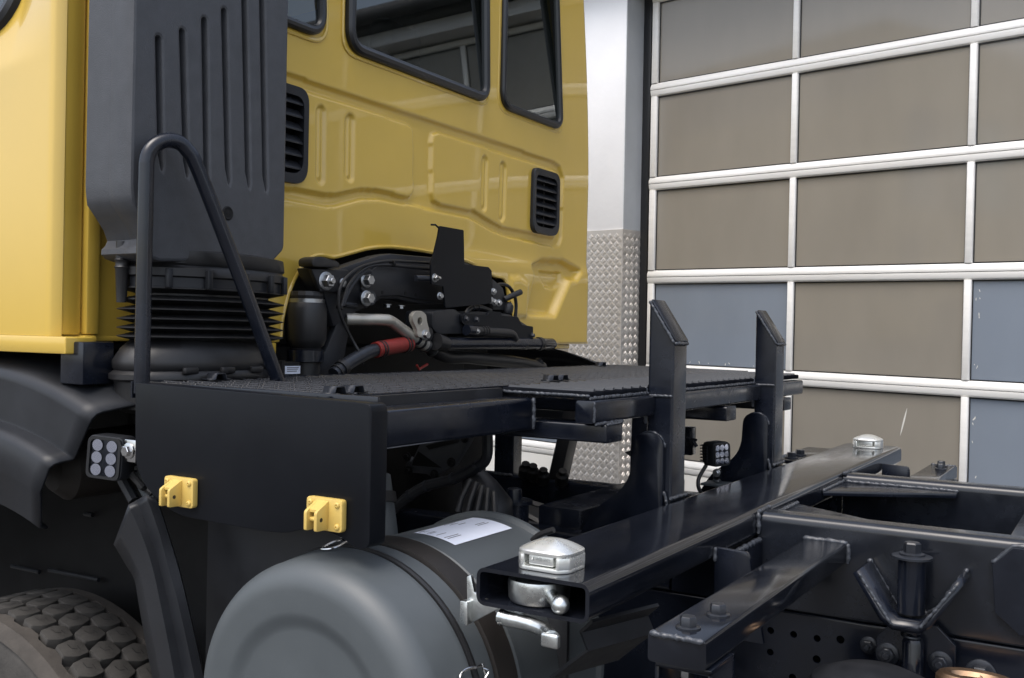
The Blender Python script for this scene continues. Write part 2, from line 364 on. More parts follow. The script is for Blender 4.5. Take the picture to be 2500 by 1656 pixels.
# ---------------------------------------------------------------- cab
XC = -1.14
z2 = lambda x, y: (650+x*.35714, y*.35714)
z5 = lambda x, y: (650+x*.33798, 500+y*.33798)
YZ = lambda pts: [(p.y, p.z) for p in (PX('X', XC, *q) for q in pts)]
def inside(poly, Y, Z):
    m = np.zeros(Y.shape, bool); j = len(poly)-1
    for i in range(len(poly)):
        (yi, zi), (yj, zj) = poly[i], poly[j]
        c = ((zi > Z) != (zj > Z)) & (Y < (yj-yi)*(Z-zi)/(zj-zi+1e-12)+yi); m ^= c; j = i
    return m
def blur(a, k):
    ker = np.exp(-.5*(np.arange(-3*k, 3*k+1)/k)**2); ker /= ker.sum()
    a = np.apply_along_axis(lambda r: np.convolve(np.pad(r, 3*k, mode='edge'), ker, 'valid'), 0, a)
    return np.apply_along_axis(lambda r: np.convolve(np.pad(r, 3*k, mode='edge'), ker, 'valid'), 1, a)
h = .0035
Y0, Y1, ZB, ZT = -.085, 2.30, .346, 2.25
ny, nz = int((Y1-Y0)/h)+1, int((ZT-ZB)/h)+1
yy, zz = np.meshgrid(np.linspace(Y0, Y1, ny), np.linspace(ZB, ZT, nz))
groove_o = YZ([z2(40, 470), z2(1960, 1103), z2(2010, 1140), z2(2030, 1210)]+[z5(2142, 230), z5(2125, 290), z5(2090, 308), z5(1900, 262), z5(1730, 222), z5(1640, 185), z5(1480, 95), z5(1330, 62)]+[z2(1000, 1402), z2(760, 1362), z2(650, 1362), z2(460, 1412), z2(360, 1408), z2(140, 1360), z2(0, 1345)])
isl_l = YZ([z2(0, 535), z2(960, 842), z2(1000, 868), z2(1012, 910), z2(1012, 1310), z2(995, 1345), z2(960, 1352), z2(760, 1303), z2(650, 1297), z2(470, 1335), z2(380, 1330), z2(140, 1288), z2(0, 1260)])
isl_r = YZ([z2(1135, 960), z2(1145, 920), z2(1180, 905), z2(1860, 1125), z2(1985, 1170), z2(2008, 1220)]+[z5(2110, 200), z5(2090, 245), z5(1700, 160), z5(1610, 110), z5(1500, 42)]+[z2(1400, 1442), z2(1190, 1398), z2(1150, 1375), z2(1137, 1330)])
mg = inside(groove_o, yy, zz) & ~inside(isl_l, yy, zz) & ~inside(isl_r, yy, zz)
H = -blur(mg.astype(float), 1)*.014
def capsule(c, z0, z1, w): return inside([(c+w*math.cos(t), z1-w+w*math.sin(t)) for t in np.linspace(0, math.pi, 9)]+[(c+w*math.cos(t), z0+w+w*math.sin(t)) for t in np.linspace(math.pi, 2*math.pi, 9)], yy, zz)
for (a, t_), (b, u_) in (((350, 725), (405, 1258)), ((549, 785), (605, 1243)), ((1480, 1068), (1517, 1442)), ((1603, 1108), (1642, 1515))):
    pa, pb = PX('X', XC, *z2((a+b)/2, t_)), PX('X', XC, *z2((a+b)/2, u_)); l, r = PX('X', XC, *z2(a, t_)), PX('X', XC, *z2(b, t_))
    cm_ = capsule((l.y+r.y)/2, pb.z, pa.z, (r.y-l.y)/2).astype(float); ci = capsule((l.y+r.y)/2, pb.z+.012, pa.z-.012, max(.005, (r.y-l.y)/2-.011)).astype(float)
    H += -blur(cm_, 1)*.010+blur(ci, 1)*.006
z9 = lambda x, y: (1080+x*.19134, 560+y*.19134)
pk = YZ([z9(*p) for p in ((1140, 470), (1290, 400), (1560, 415), (1755, 530), (1690, 640), (1610, 640), (1420, 1100), (1080, 1070), (1190, 560))])
pk2 = YZ([z9(*p) for p in ((1310, 530), (1590, 555), (1570, 680), (1510, 760), (1390, 735))])
pk3 = YZ([z9(*p) for p in ((840, 620), (960, 615), (1070, 700), (1040, 1120), (840, 1120))])
H += -blur(inside(pk, yy, zz).astype(float), 2)*.034-blur(inside(pk2, yy, zz).astype(float), 1)*.014+blur(inside(pk3, yy, zz).astype(float), 2)*.010
H += .004*np.sin(yy*2.3+.4)*np.sin(zz*3.1)                                    # panels are never dead flat
# a soft swage above the engine opening
H += .010*blur((zz < PX('X', XC, *z5(1430, 400)).z+.02).astype(float), 5)*np.clip((yy-1.2)/.3, 0, 1)
WIN = [YZ([z2(548, -520), z2(548, 0), z2(562, 230), z2(640, 345), z2(1440, 660), z2(1492, 600), z2(1482, 0), z2(1478, -250)]),
       YZ([z2(1590, -300), z2(1590, 0), z2(1606, 640), z2(1650, 725), z2(1972, 870), z2(2002, 800), z2(1962, 0), z2(1955, -180)]),
       YZ([z2(-500, -700), z2(-510, -100), z2(-440, -40), z2(300, 213), z2(373, 130), z2(373, 0), z2(370, -500)])]
def win_poly(i):
    if i == 0: a, b, c, d = WIN[0][2], WIN[0][3], WIN[0][4], WIN[0][5]; y0, y1, z0 = a[0], d[0], .5*(b[1]+c[1])
    elif i == 1: a, d = WIN[1][2], WIN[1][5]; y0, y1, z0 = a[0], d[0], .5*(WIN[1][3][1]+WIN[1][4][1])
    else: y1, z0 = WIN[2][4][0], WIN[2][3][1]; y0 = y1-.41
    t = .03 if i == 1 else .012
    return rnd([(y0, z0), (y1, z0), (y1-t*2.2, z0+.62), (y0+.002, z0+.62)], [.055, .05, .06, .06] if i != 2 else [.05, .06, .06, .06], 8)
WP = [win_poly(i) for i in range(3)]
arch = YZ([z5(*p) for p in ((60, 1400), (92, 985), (100, 955), (112, 820), (168, 610), (245, 455), (325, 378), (400, 364), (480, 378), (600, 350), (720, 318), (840, 305), (960, 310), (1200, 345), (1430, 400), (1560, 460), (1640, 512), (1710, 530), (1738, 600), (1755, 760), (1765, 1400))])
cut = inside(arch, yy, zz)
for p in WP: cut |= inside(p, yy, zz)
pv1 = [PX('X', XC, *z2(*q)) for q in ((1813, 1160), (1993, 1200))]; zb_ = PX('X', XC, *z5(2010, 218)).z
V1 = (pv1[0].y, pv1[1].y, zb_, .5*(pv1[0].z+pv1[1].z)+.006)
pv2 = [PX('X', XC, *z2(*q)) for q in ((140, 615), (277, 640))]
V2 = (pv2[1].y-.21, pv2[1].y, PX('X', XC, *z2(200, 1262)).z, .5*(pv2[0].z+pv2[1].z)+.01)
for a, b, c, d in (V1, V2): cut |= (yy > a+.012) & (yy < b-.012) & (zz > c+.014) & (zz < d-.014)
def yedge(z): return np.where(z < 1.0, 2.352, 2.352-.02*(z-1.0)-.10*np.clip(z-1.0, 0, 2)**1.5)
XX = XC+H
ye = yedge(zz); RC = .045
ys = np.where(yy > 2.05, 2.05+(yy-2.05)*(ye-RC-2.05)/(Y1-2.05), yy)
bm = nb(); V = {}
keep = ~(cut[:-1, :-1] & cut[1:, :-1] & cut[:-1, 1:] & cut[1:, 1:])
used = np.zeros(yy.shape, bool); used[:-1, :-1] |= keep; used[1:, :-1] |= keep; used[:-1, 1:] |= keep; used[1:, 1:] |= keep
idx = -np.ones(yy.shape, int); idx[used] = np.arange(used.sum())
verts = np.stack([XX[used], ys[used], zz[used]], 1).tolist()
ii, jj = np.nonzero(keep)
faces = np.stack([idx[ii, jj], idx[ii, jj+1], idx[ii+1, jj+1], idx[ii+1, jj]], 1).tolist()
base = len(verts); K = 8
for k in range(1, K+1):                                                         # rounded rear corner on the far side
    a = k/K*math.pi/2
    for i in range(nz): verts.append((XX[i, -1]-RC*(1-math.cos(a)), ye[i, 0]-RC+RC*math.sin(a), zz[i, 0]))
for k in range(K):
    for i in range(nz-1):
        p = (lambda q, r: idx[r, ny-1] if q == 0 else base+(q-1)*nz+r)
        faces.append((p(k, i), p(k+1, i), p(k+1, i+1), p(k, i+1)))
b2 = len(verts)
for i in range(nz): verts.append((-3.0, ye[i, 0]-.01, zz[i, 0]))
for i in range(nz-1): faces.append((base+(K-1)*nz+i, b2+i, b2+i+1, base+(K-1)*nz+i+1))
me = bpy.data.meshes.new('cab'); me.from_pydata(verts, [], faces); me.update()
CAB = link('cab', me, 'yellow', TK, ang=60)
CAB['label'] = 'glossy yellow truck cab with three rear windows'
# near side: door skin with an upper bevel
XS_, ZS_ = np.linspace(-2.6, XC+.012, 180), np.linspace(.348, 2.25, 190)
xs, zs = np.meshgrid(XS_, ZS_)
zl = .935+(xs+1.14)*.10
YS = np.full(xs.shape, -.100)
over = np.clip(zs-zl, 0, 9); YS = YS+.24*(np.sqrt(over**2+.012**2)-.012)*np.clip(1-over/3, 0, 1)*np.clip((-1.15-xs)/.14, 0, 1)+.002*np.sin(xs*5)
rc = .022; tt = np.clip((xs-(XC+.012-rc))/rc, 0, 1); YS += rc*(1-np.sqrt(np.clip(1-tt**2, 0, 1)))
dwin = rnd([(-1.30, 1.02), (-1.42, 2.0), (-2.4, 2.0), (-2.4, .98)], [.14, .1, .1, .1], 10)
dcut = inside(dwin, xs, zs)
keep = ~(dcut[:-1, :-1] & dcut[1:, :-1] & dcut[:-1, 1:] & dcut[1:, 1:])
me = bpy.data.meshes.new('door_skin'); idx = np.arange(xs.size).reshape(xs.shape); ii, jj = np.nonzero(keep)
me.from_pydata(np.stack([xs, YS, zs], -1).reshape(-1, 3).tolist(), [], np.stack([idx[ii, jj], idx[ii, jj+1], idx[ii+1, jj+1], idx[ii+1, jj]], 1).tolist()); me.update()
side = link('door_skin', me, 'yellow', CAB, ang=60)
def ysurf(x, z):
    o = max(0, z-(.935+(x+1.14)*.10)); return -.100+.24*(math.sqrt(o*o+.012**2)-.012)*max(0, 1-o/3)*min(1, max(0, (-1.15-x)/.14))
obj('door_window_seal', tube(nb(), [(x, ysurf(x, z)-.002, z) for x, z in dwin], .020, 10, closed=True), 'seal', CAB)
sheet('door_window_pane', [(x, ysurf(x, z)+.006, z) for x, z in dwin], (0, -1, 0), 'window_glass', CAB)
obj('corner_strip', box(nb(), (XC-.01, -.079, .35), (XC+.010, -.030, 2.2)), 'yellow', CAB, .006)
obj('corner_flange', box(nb(), (XC-.01, -.026, .352), (XC+.022, .006, 1.6)), 'yellow', CAB, .005)
obj('sill_trim', prism(nb(), rnd([(-2.6, .312), (-1.075, .312), (-1.075, .3475), (-2.6, .3475)], .004), 'Y', -.104, -.04), 'yellow', CAB, .003)
obj('sill_bracket', box(nb(), (-1.12, -.085, .25), (-1.045, -.01, .338)), 'chassis', CAB, .004)
obj('door_edge_clip', box(nb(), (XC-.01, -.035, .33), (XC+.03, -.005, .35)), 'yellow', CAB, .004)
obj('cab_floor', box(nb(), (-3.0, -.07, .352), (XC-.25, 2.3, .37)), 'black', CAB)
obj('cab_roof', box(nb(), (-3.0, -.03, 2.245), (XC-.01, 2.2, 2.32)), 'yellow', CAB, .02)
obj('cab_bulkhead', box(nb(), (-3.05, -.05, .35), (-2.99, 2.3, 2.3)), 'interior', CAB)
obj('seam_flange', tube(nb(), [(XC-.028, float(yedge(np.array(z)))-.003, z) for z in np.linspace(.35, 2.2, 30)], .009, 8), 'yellow', CAB)
obj('opening_lip', tube(nb(), [(XC+.001, y, z) for y, z in cr([(y, z, 0) for y, z in arch[2:-1]], 3) and [(p.x, p.y) for p in cr([(y, z, 0) for y, z in arch[2:-1]], 3)]], .0065, 8), 'yellow', CAB)
obj('skirt_edge', box(nb(), (XC-.012, 1.74, .338), (XC+.003, 2.335, .350)), 'yellow', CAB, .003)
obj('skirt_edge', box(nb(), (XC-.012, -.03, .338), (XC+.003, .565, .350)), 'yellow', CAB, .003)
obj('step_edge', box(nb(), (XC-.06, 1.95, .318), (XC-.02, 2.22, .336)), 'yellow', CAB, .004)
obj('sill_leg', box(nb(), (XC-.02, .48, .22), (XC+.004, .552, .337)), 'yellow', CAB, .004)
for i, p in enumerate(WP):
    loop = [(XC+.006, y, z) for y, z in p]
    obj('window_seal', tube(nb(), loop, .0165 if i == 0 else .0135, 10, closed=True), 'seal', CAB)
    sheet('window_pane', [(XC+.004-.062*(z-p[0][1]), y, z) for y, z in p], (1, 0, 0), 'window_glass', CAB)
    cy = sum(q[0] for q in p)/len(p); cz = sum(q[1] for q in p)/len(p)
    obj('window_flange', tube(nb(), [(XC-.002+.0, cy+(y-cy)*(1+.026/abs(max(q[0] for q in p)-cy)), cz+(z-cz)*(1+.022/abs(max(q[1] for q in p)-cz))) for y, z in p], .007, 8, closed=True), 'yellow', CAB)
for y0 in (.28, 1.45):                                                          # seats seen through the rear windows
    obj('seat_back', box(nb(), (-1.75, y0, .5), (-1.6, y0+.5, 1.32)), 'seat', CAB, .05, 4)
    obj('headrest', box(nb(), (-1.72, y0+.13, 1.34), (-1.62, y0+.37, 1.56)), 'seat', CAB, .04, 4)
# ventilation grilles
def vent(y0, y1, z0, z1):
    pl = rnd([(y0, z0), (y1, z0), (y1, z1), (y0, z1)], [.04, .055, .04, .03], 6)
    b = nb(); ci = [(y0+.020+(y-y0)/(y1-y0)*(y1-y0-.040), z0+.026+(z-z0)/(z1-z0)*(z1-z0-.05)) for y, z in pl]
    rows = [[(XC-.004, *q) for q in pl+pl[:1]], [(XC+.010, *q) for q in pl+pl[:1]], [(XC+.014, y+(.004 if y < (y0+y1)/2 else -.004), z) for y, z in pl+pl[:1]], [(XC+.012, *q) for q in ci+ci[:1]], [(XC-.03, *q) for q in ci+ci[:1]]]
    f = obj('vent_frame', loft(b, rows), 'plastic_smooth', CAB)
    b = nb(); b.faces.new([b.verts.new((XC-.03, *q)) for q in pl]); obj('vent_back', b, 'black', CAB)
    m_ = 6
    for k in range(m_):
        zc = z0+.05+(z1-z0-.085)*k/(m_-1)
        obj('vent_slat', prism(nb(), [(XC-.010, zc+.014), (XC+.009, zc-.006), (XC+.010, zc-.012), (XC-.010, zc+.006)], 'Y', y0+.021, y1-.021), 'plastic_smooth', CAB, .001)
    obj('vent_rib', box(nb(), (XC-.010, (y0+y1)/2-.004, z0+.03), (XC-.002, (y0+y1)/2+.004, z1-.03)), 'black', CAB)
vent(*V1); vent(*V2)
obj('engine_tunnel', box(nb(), (XC-.26, .30, .10), (XC-.24, 1.95, .80)), 'black', CAB); obj('engine_tunnel', box(nb(), (XC-.239, .40, .66), (XC-.03, 1.8, .67)), 'black', CAB); obj('engine_tunnel', box(nb(), (XC-.239, .40, .352), (XC-.03, .41, .655)), 'black', CAB); obj('engine_tunnel', box(nb(), (XC-.239, 1.80, .352), (XC-.03, 1.81, .655)), 'black', CAB)
obj('interior_lining', box(nb(), (-2.9, 2.24, .4), (XC-.06, 2.25, 2.2)), 'interior', CAB); obj('interior_lining', box(nb(), (-2.9, .0, .372), (-2.89, 2.2, 2.2)), 'seat', CAB); obj('interior_lining', box(nb(), (-2.88, .04, 2.1), (XC-.06, 2.2, 2.11)), 'interior', CAB); obj('interior_lining', box(nb(), (-2.88, .0, .4), (XC-.06, .01, 1.05)), 'seat', CAB)

# ---------------------------------------------------------------- air intake tower, bellows, drain valve
XI = -.905
w_ = lambda u, v: PX('X', XI, u, v)
yl, yr = w_(322, 300).y, w_(698, 400).y
zb_i = w_(690, 646).z
prof = [(XI-.155, 1.9), (XI, 1.9), (XI, zb_i), (XI-.045, zb_i-.012), (XI-.11, .56), (XI-.155, .64)]
lw = [(p.y, p.z) for p in (PX('X', XI-.115, *q) for q in ((232, 500), (252, 530), (272, 562), (281, 588), (276, 600), (267, 609), (266, 621), (276, 632), (300, 641)))]
tw_ = rnd([(yl, 1.9), (yr, 1.9), (yr, zb_i+.035), (yr-.045, zb_i-.004)], [.01, .01, .012, .01], 5)+[(q[0], q[1]) for q in lw[::-1]]+rnd([lw[0], (yl, lw[0][1]+.030), (yl, 1.0)], [0, .03, 0], 5)[1:-1]
AI = obj('air_intake', prism(nb(), tw_, 'X', XI-.140, XI-.050), 'plastic', TK, .0, 2)
AI['label'] = 'black textured plastic air intake tower with vertical grooves'
# chamfered lower left shoulder and round neck
# grooves in the broad face: dark recessed slots, each with a rounded end
GR = [((388, 95), (393, 412)), ((446, 78), (455, 428)), ((500, 50), (505, 440)), ((548, 28), (557, 446)), ((597, -20), (606, 455)), ((640, -40), (648, 463))]
slots = []
for (u0, v0), (u1, v1) in GR:
    a, c = w_(u0, v0), w_(u1, v1); hw = .0128
    slots.append([(a.y+hw*math.cos(t), a.z+hw*math.sin(t)) for t in np.linspace(0, math.pi, 7)]+[(c.y-hw, c.z+.03), (c.y-hw*.2, c.z-.006), (c.y+hw*.6, c.z-.012), (c.y+hw, c.z+.004)])
cyt, czt = (yl+yr)/2, 1.2
fc = []; ar_ = sum(tw_[k_-1][0]*tw_[k_][1]-tw_[k_][0]*tw_[k_-1][1] for k_ in range(len(tw_))); ORI = -1 if ar_ > 0 else 1
for k_, q_ in enumerate(tw_):                                  # inset so that the rounded rim ends flush with the body
    a_, b_ = Vector(tw_[k_-1]), Vector(tw_[(k_+1) % len(tw_)]); d_ = (b_-a_).normalized(); fc.append((q_[0]-(-d_.y)*-.0057*-1 if False else q_[0]+.0057*d_.y*ORI, q_[1]-.0057*d_.x*ORI))
plate('intake_face', fc, slots, 'X', XI-.064, XI-.0065, 'plastic', AI, .0065)
obj('slot_shade', box(nb(), (XI-.0502, yl+.03, .70), (XI-.0492, yr-.02, 1.85)), 'black', AI)  # black sheet behind the slots stands in for their deep shade
pc = w_(556, 521); obj('screw_recess', lathe(nb(), [(.016, 0), (.013, .0015), (.010, .0005), (.004, .0005), (.0, .002)], (XI, pc.y, pc.z), (1, 0, 0), 20), 'black', AI)
# clamp ring + bellows (flattened round, stands clear of the cab)
BC = (-1.000, .190)
def bel(prof, name, m, parent=TK, n=56): return obj(name, lathe(nb(), prof, (BC[0], BC[1], 0), (0, 0, 1), n, .58, 1), m, parent, ang=50)
BL = bel([(.175, .535), (.208, .53), (.212, .505), (.205, .500), (.206, .498), (.214, .494), (.214, .478), (.205, .474), (.20, .472)], 'intake_bellows', 'rubber')
BL['label'] = 'black rubber bellows of the air intake'
pr = [(.175, .478)]
zs_ = [.452, .428, .408, .388, .369, .351]
bel([(.19, .480), (.206, .478), (.206, .452), (.19, .448)], 'clamp_band', 'plastic_smooth', BL)
for z in zs_: pr += [(.168, z+.010), (.212, z+.001), (.212, z-.001), (.168, z-.010)]
bel(pr, 'bellows_folds', 'rubber', BL)
obj('bellows_base', lathe(nb(), [(.160, .345), (.184, .325), (.202, .300), (.201, .285), (.197, .280), (.209, .272), (.209, .262), (.197, .256), (.193, .20), (.17, .19)], (BC[0], .169, 0), (0, 0, 1), 56, .58, 1), 'rubber', BL, ang=50)
for t_ in (-.55, -.1, .35, .75): obj('base_lug', box(nb(), (BC[0]+.117*math.cos(t_)-.004, .169+.2015*math.sin(t_)-.018, .2745), (BC[0]+.117*math.cos(t_)+.009, .169+.2015*math.sin(t_)+.018, .288)), 'rubber', BL, .003)
for a in (-.9, -.45, 0, .4, .8):
    y = BC[1]+.214*math.sin(a); x = BC[0]+.126*math.cos(a)
    obj('clamp_lug', box(nb(), (x-.004, y-.006, .452), (x+.008, y+.006, .492)), 'plastic_smooth', BL, .002)
obj('drain_valve', lathe(nb(), [(.012, .545), (.014, .52), (.0135, .51), (.016, .507), (.0135, .503), (.0135, .495), (.0155, .492), (.0135, .488), (.010, .42)], (-1.00, -.030, 0), (0, 0, 1), 18), 'rubber', AI)

# ---------------------------------------------------------------- work platform
gz = lambda x: .252-.0105*x
HB = PX('Y', -.07, 346, 930)
hr = [(HB.x, -.07, .20), (HB.x, -.07, .3), PX('Y', -.07, 350, 700), PX('Y', -.068, 356, 430)]
xh = HB.x
pth = [Vector((xh, -.07, .2)), Vector((xh, -.07, .45)), Vector((xh, -.07, .60))]
top = [(358, 395), (364, 372), (378, 355), (398, 345), (418, 343), (440, 350), (458, 368), (474, 392)]
e1 = PX('X', -.80, 676, 925)
def hpt(u, v):                       # handrail lies in one upright plane through both feet
    n_ = Vector((e1.y+.07, -(e1.x-xh), 0)); a = Vector(((u-1250)/FPX, (v-828)/FPX, 1)); d = Vector([sum(CR[i][j]*a[i] for i in range(3)) for j in range(3)])
    s = (Vector((xh, -.07, 0))-CP).dot(n_)/d.dot(n_); return CP+d*s
pth = [hpt(346, 960), hpt(349, 800), hpt(353, 600), hpt(357, 420)]+[hpt(*q) for q in top]+[hpt(510, 480), hpt(560, 610), hpt(615, 755), hpt(680, 935)]
HR = obj('handrail', tube(nb(), cr(pth, 6), .0152, 16), 'chassis', TK); HR['label'] = 'tall bent dark tube handrail above the side panel'
GX0, GX1, GY0, GY1 = -.92, -.40, -.066, 2.16
PF = obj('platform_frame', prism(nb(), rnd([(-.385, .168), (-.312, .168), (-.312, .236), (-.385, .236)], .010, 4), 'Y', -.058, .475), 'chassis', TK)
PF['label'] = 'dark welded work platform with serrated grating behind the cab'
fr = nb()
for xa in (GX0, GX1-.005): hexa(fr, [(xa, GY0, gz(xa)-.032), (xa+.005, GY0, gz(xa)-.032), (xa+.005, GY1, gz(xa)-.032), (xa, GY1, gz(xa)-.032)], [(xa, GY0, gz(xa)+.001), (xa+.005, GY0, gz(xa)+.001), (xa+.005, GY1, gz(xa)+.001), (xa, GY1, gz(xa)+.001)])
obj('edge_strip', fr, 'chassis', PF)
bnd = nb(); hexa(bnd, [(GX1, -.055, gz(GX1)-.05), (GX1+.014, -.055, gz(GX1)-.05), (GX1+.014, .47, gz(GX1)-.05), (GX1, .47, gz(GX1)-.05)], [(GX1, -.055, gz(GX1)-.002), (GX1+.014, -.055, gz(GX1)-.002), (GX1+.014, .47, gz(GX1)-.002), (GX1, .47, gz(GX1)-.002)])
obj('grating_stop', bnd, 'chassis_matte', PF)
step = .0425; x = GX0+step*.6
while x < GX1-.01:                     # serrated bars run across the truck
    b = nb(); z = gz(x); PT = .011; nt_ = int((GY1-GY0)/PT); tw = .0021
    prev = None
    for i in range(nt_+1):
        for q, dz in ((0, 0), (.45, -.0024), (.75, -.0024)):
            y = GY0+PT*(i+q); 
            if y > GY1: break
            ring = [b.verts.new(q_) for q_ in ((x-tw, y, z-.03), (x+tw, y, z-.03), (x+tw, y, z+dz-.0022), (x+tw-.0022, y, z+dz), (x-tw, y, z+dz))]
            if prev:
                for k in range(5): b.faces.new((prev[k], prev[(k+1) % 5], ring[(k+1) % 5], ring[k]))
            prev = ring
    obj('serrated_bar', b, 'grating', PF, smooth=False); x += step
ref = None; y = GY0+.03
while y < GY1-.01:                     # plain bars run lengthwise
    if ref is None:
        b = nb(); tw = .0027; xa, xb = GX0+.004, GX1-.004
        prA = [(-tw, -.028), (tw, -.028), (tw, .0006), (-tw+.0024, .0006), (-tw, -.0018)]
        loft(b, [[(xx, q_[0], gz(xx)+q_[1]) for q_ in prA+prA[:1]] for xx in (xa, xb)])
        ref = obj('cross_bar', b, 'grating_lit', PF, smooth=False); o = ref
    else: o = share('cross_bar', ref, PF)
    o.location.y = y; y += .0465
def clip(x, y, rz=0):                  # saddle clip holding the grating
    b = nb(); pr = [(-.026, 0), (-.014, 0), (-.010, .012), (.010, .012), (.014, 0), (.026, 0)]
    rows = [[(q[0], -.014, q[1]) for q in pr], [(q[0], .014, q[1]) for q in pr]]
    o = solid(obj('grating_clip', loft(b, rows), 'bolt_dark', PF), .003); o.location = (x, y, gz(x)+.002); o.rotation_euler.z = rz
for (x, y) in ((-.43, -.02), (-.43, .03), (-.86, .10), (-.44, .78), (-.44, .83), (-.44, 1.55), (-.44, 1.6), (-.86, 1.9)): clip(x, y, R_(90))
# tread plate with raised ribs towards the posts
TX0, TX1, TY0, TY1 = -.392, -.178, .478, 2.02
tp = obj('tread_plate', hexa(nb(), [(TX0, TY0, .243), (TX1, TY0, .241), (TX1, TY1, .241), (TX0, TY1, .243)], [(TX0, TY0, .256), (TX1, TY0, .254), (TX1, TY1, .254), (TX0, TY1, .256)]), 'tread', PF, .003)
y = TY0+.025; ref = None
while y < TY1-.02:
    if ref is None: ref = obj('tread_rib', prism(nb(), [(-.006, 0), (-.003, .005), (.003, .005), (.006, 0)], 'X', TX0+.004, TX1-.003), 'tread_rib', PF, smooth=False); o = ref
    else: o = share('tread_rib', ref, PF)
    o.location = (0, y, .2545); y += .046
weld('weld_bead', [(TX0+.002, TY0-.001, .247), (TX1, TY0-.001, .246)], .004, PF, 3)
weld('weld_bead', [(TX1+.001, TY0, .241), (TX1+.001, .77, .241)], .005, PF, 5); weld('weld_bead', [(TX1+.001, .855, .241), (TX1+.001, 1.55, .241)], .005, PF, 6)
weld('weld_bead', [(-.312, .478, .236), (-.312, .478, .17)], .006, PF, 8)
obj('platform_tube', prism(nb(), rnd([(-.204, .1905), (-.1585, .1905), (-.1585, .237), (-.204, .237)], .007, 4), 'Y', .462, .769), 'chassis', PF, .002)
obj('platform_tube', prism(nb(), rnd([(-.204, .1905), (-.1585, .1905), (-.1585, .237), (-.204, .237)], .007, 4), 'Y', .853, 1.549), 'chassis', PF)
obj('platform_tube', prism(nb(), rnd([(-.204, .1905), (-.1585, .1905), (-.1585, .237), (-.204, .237)], .007, 4), 'Y', 1.636, 2.0), 'chassis', PF)
for y0 in (.50, 1.23, 1.76):
    obj('bearer_tube', prism(nb(), rnd([(y0, .148), (y0+.078, .148), (y0+.078, .1875), (y0, .1875)], .006, 4), 'X', -.90, -.150), 'chassis', PF, .002)
weld('weld_bead', [(-.1585, .460, .235), (-.1585, .460, .193)], .0035, PF, 11); weld('weld_bead', [(-.15, .50, .187), (-.15, .575, .188)], .004, PF, 12); weld('weld_bead', [(-.16, .47, .189), (-.16, .60, .189)], .005, PF, 13)
obj('platform_tube', prism(nb(), rnd([(-.90, .168), (-.84, .168), (-.84, .226), (-.90, .226)], .009, 4), 'Y', -.058, 2.1), 'chassis', PF)
obj('platform_tube', prism(nb(), rnd([(2.03, .17), (2.09, .17), (2.09, .226), (2.03, .226)], .009, 4), 'X', -.84, -.32), 'chassis', PF)
# ---------------------------------------------------------------- side panel
sp_ = [(p.x, p.z) for p in PL('Y', -.1, [(330, 935), (908, 986), (901, 1341), (868, 1341), (845, 1320), (800, 1298), (745, 1292), (715, 1298), (695, 1302), (640, 1297), (450, 1262), (415, 1246), (372, 1208), (350, 1180), (330, 1130)])]
SP = obj('side_panel', prism(nb(), rnd(sp_, [.004, .016, .018, .02, .03, .03, .03, .03, .03, .03, .04, .02, .02, .03, .02], 4), 'Y', -.1, -.058), 'panel', TK, .0055, 3)
SP['label'] = 'flat dark grey side panel carrying two yellow brackets'
obj('panel_back_lip', box(nb(), (-.85, -.060, .236), (-.30, -.054, .2615)), 'chassis', SP, .001)
SR = None
def bracket(u0, u1, v0, v1):
    a, c = PX('Y', -.112, u0, v0), PX('Y', -.112, u1, v1); wd, hh = .078, .054
    cx, cz = (a.x+c.x)/2, (a.z+c.z)/2
    B = obj('yellow_bracket', prism(nb(), rnd([(cx-wd/2, cz-hh/2), (cx+wd/2, cz-hh/2), (cx+wd/2, cz+hh/2), (cx-wd/2, cz+hh/2)], .007, 5), 'Y', -.1125, -.1005), 'yellow_cast', TK, .0015)
    for xo in (-.018, .004):
        b = nb(); yz = [(-.1125, cz-hh/2+.003), (-.141, cz-hh/2+.003), (-.141, cz+.008), (-.1125, cz+hh/2-.004)]
        prism(b, rnd(yz, [0, .003, .004, 0], 3), 'X', cx+xo, cx+xo+.0062); obj('lug', b, 'yellow_cast', B, .0012)
        obj('pin_hole', lathe(nb(), [(.0036, 0), (.0036, .0066)], (cx+xo-.0002, -.130, cz-.006), (1, 0, 0), 14), 'strap', B)
    hexa(b := nb(), [(cx-.0118, -.1125, cz+hh/2-.0085), (cx+.004, -.1125, cz+hh/2-.0085), (cx+.004, -.134, cz+.0062), (cx-.0118, -.134, cz+.0062)], [(cx-.0118, -.1125, cz+hh/2-.004), (cx+.004, -.1125, cz+hh/2-.004), (cx+.004, -.134, cz+.0105), (cx-.0118, -.134, cz+.0105)]); obj('bridge', b, 'yellow_cast', B)
    obj('pin', lathe(nb(), [(.004, 0), (.004, .016)], (cx-.0118, -.130, cz-.006), (1, 0, 0), 14), 'yellow_cast', B)
    for sx, sz in ((.029, .018), (.029, -.018), (-.030, .018), (-.030, -.018)):
        obj('screw', lathe(nb(), [(.0052, 0), (.0050, .002), (.0030, .0034), (.0016, .0034), (.0014, .0015), (0, .0015)], (cx+sx, -.1125, cz+sz), (0, -1, 0), 14), 'yellow_cast', B)
    return B
b1 = bracket(398, 474, 1166, 1238); b2_ = bracket(750, 833, 1216, 1297)
b1['label'] = 'yellow bracket near the work lamp end of the panel'; b2_['label'] = 'yellow bracket above the grey canister'

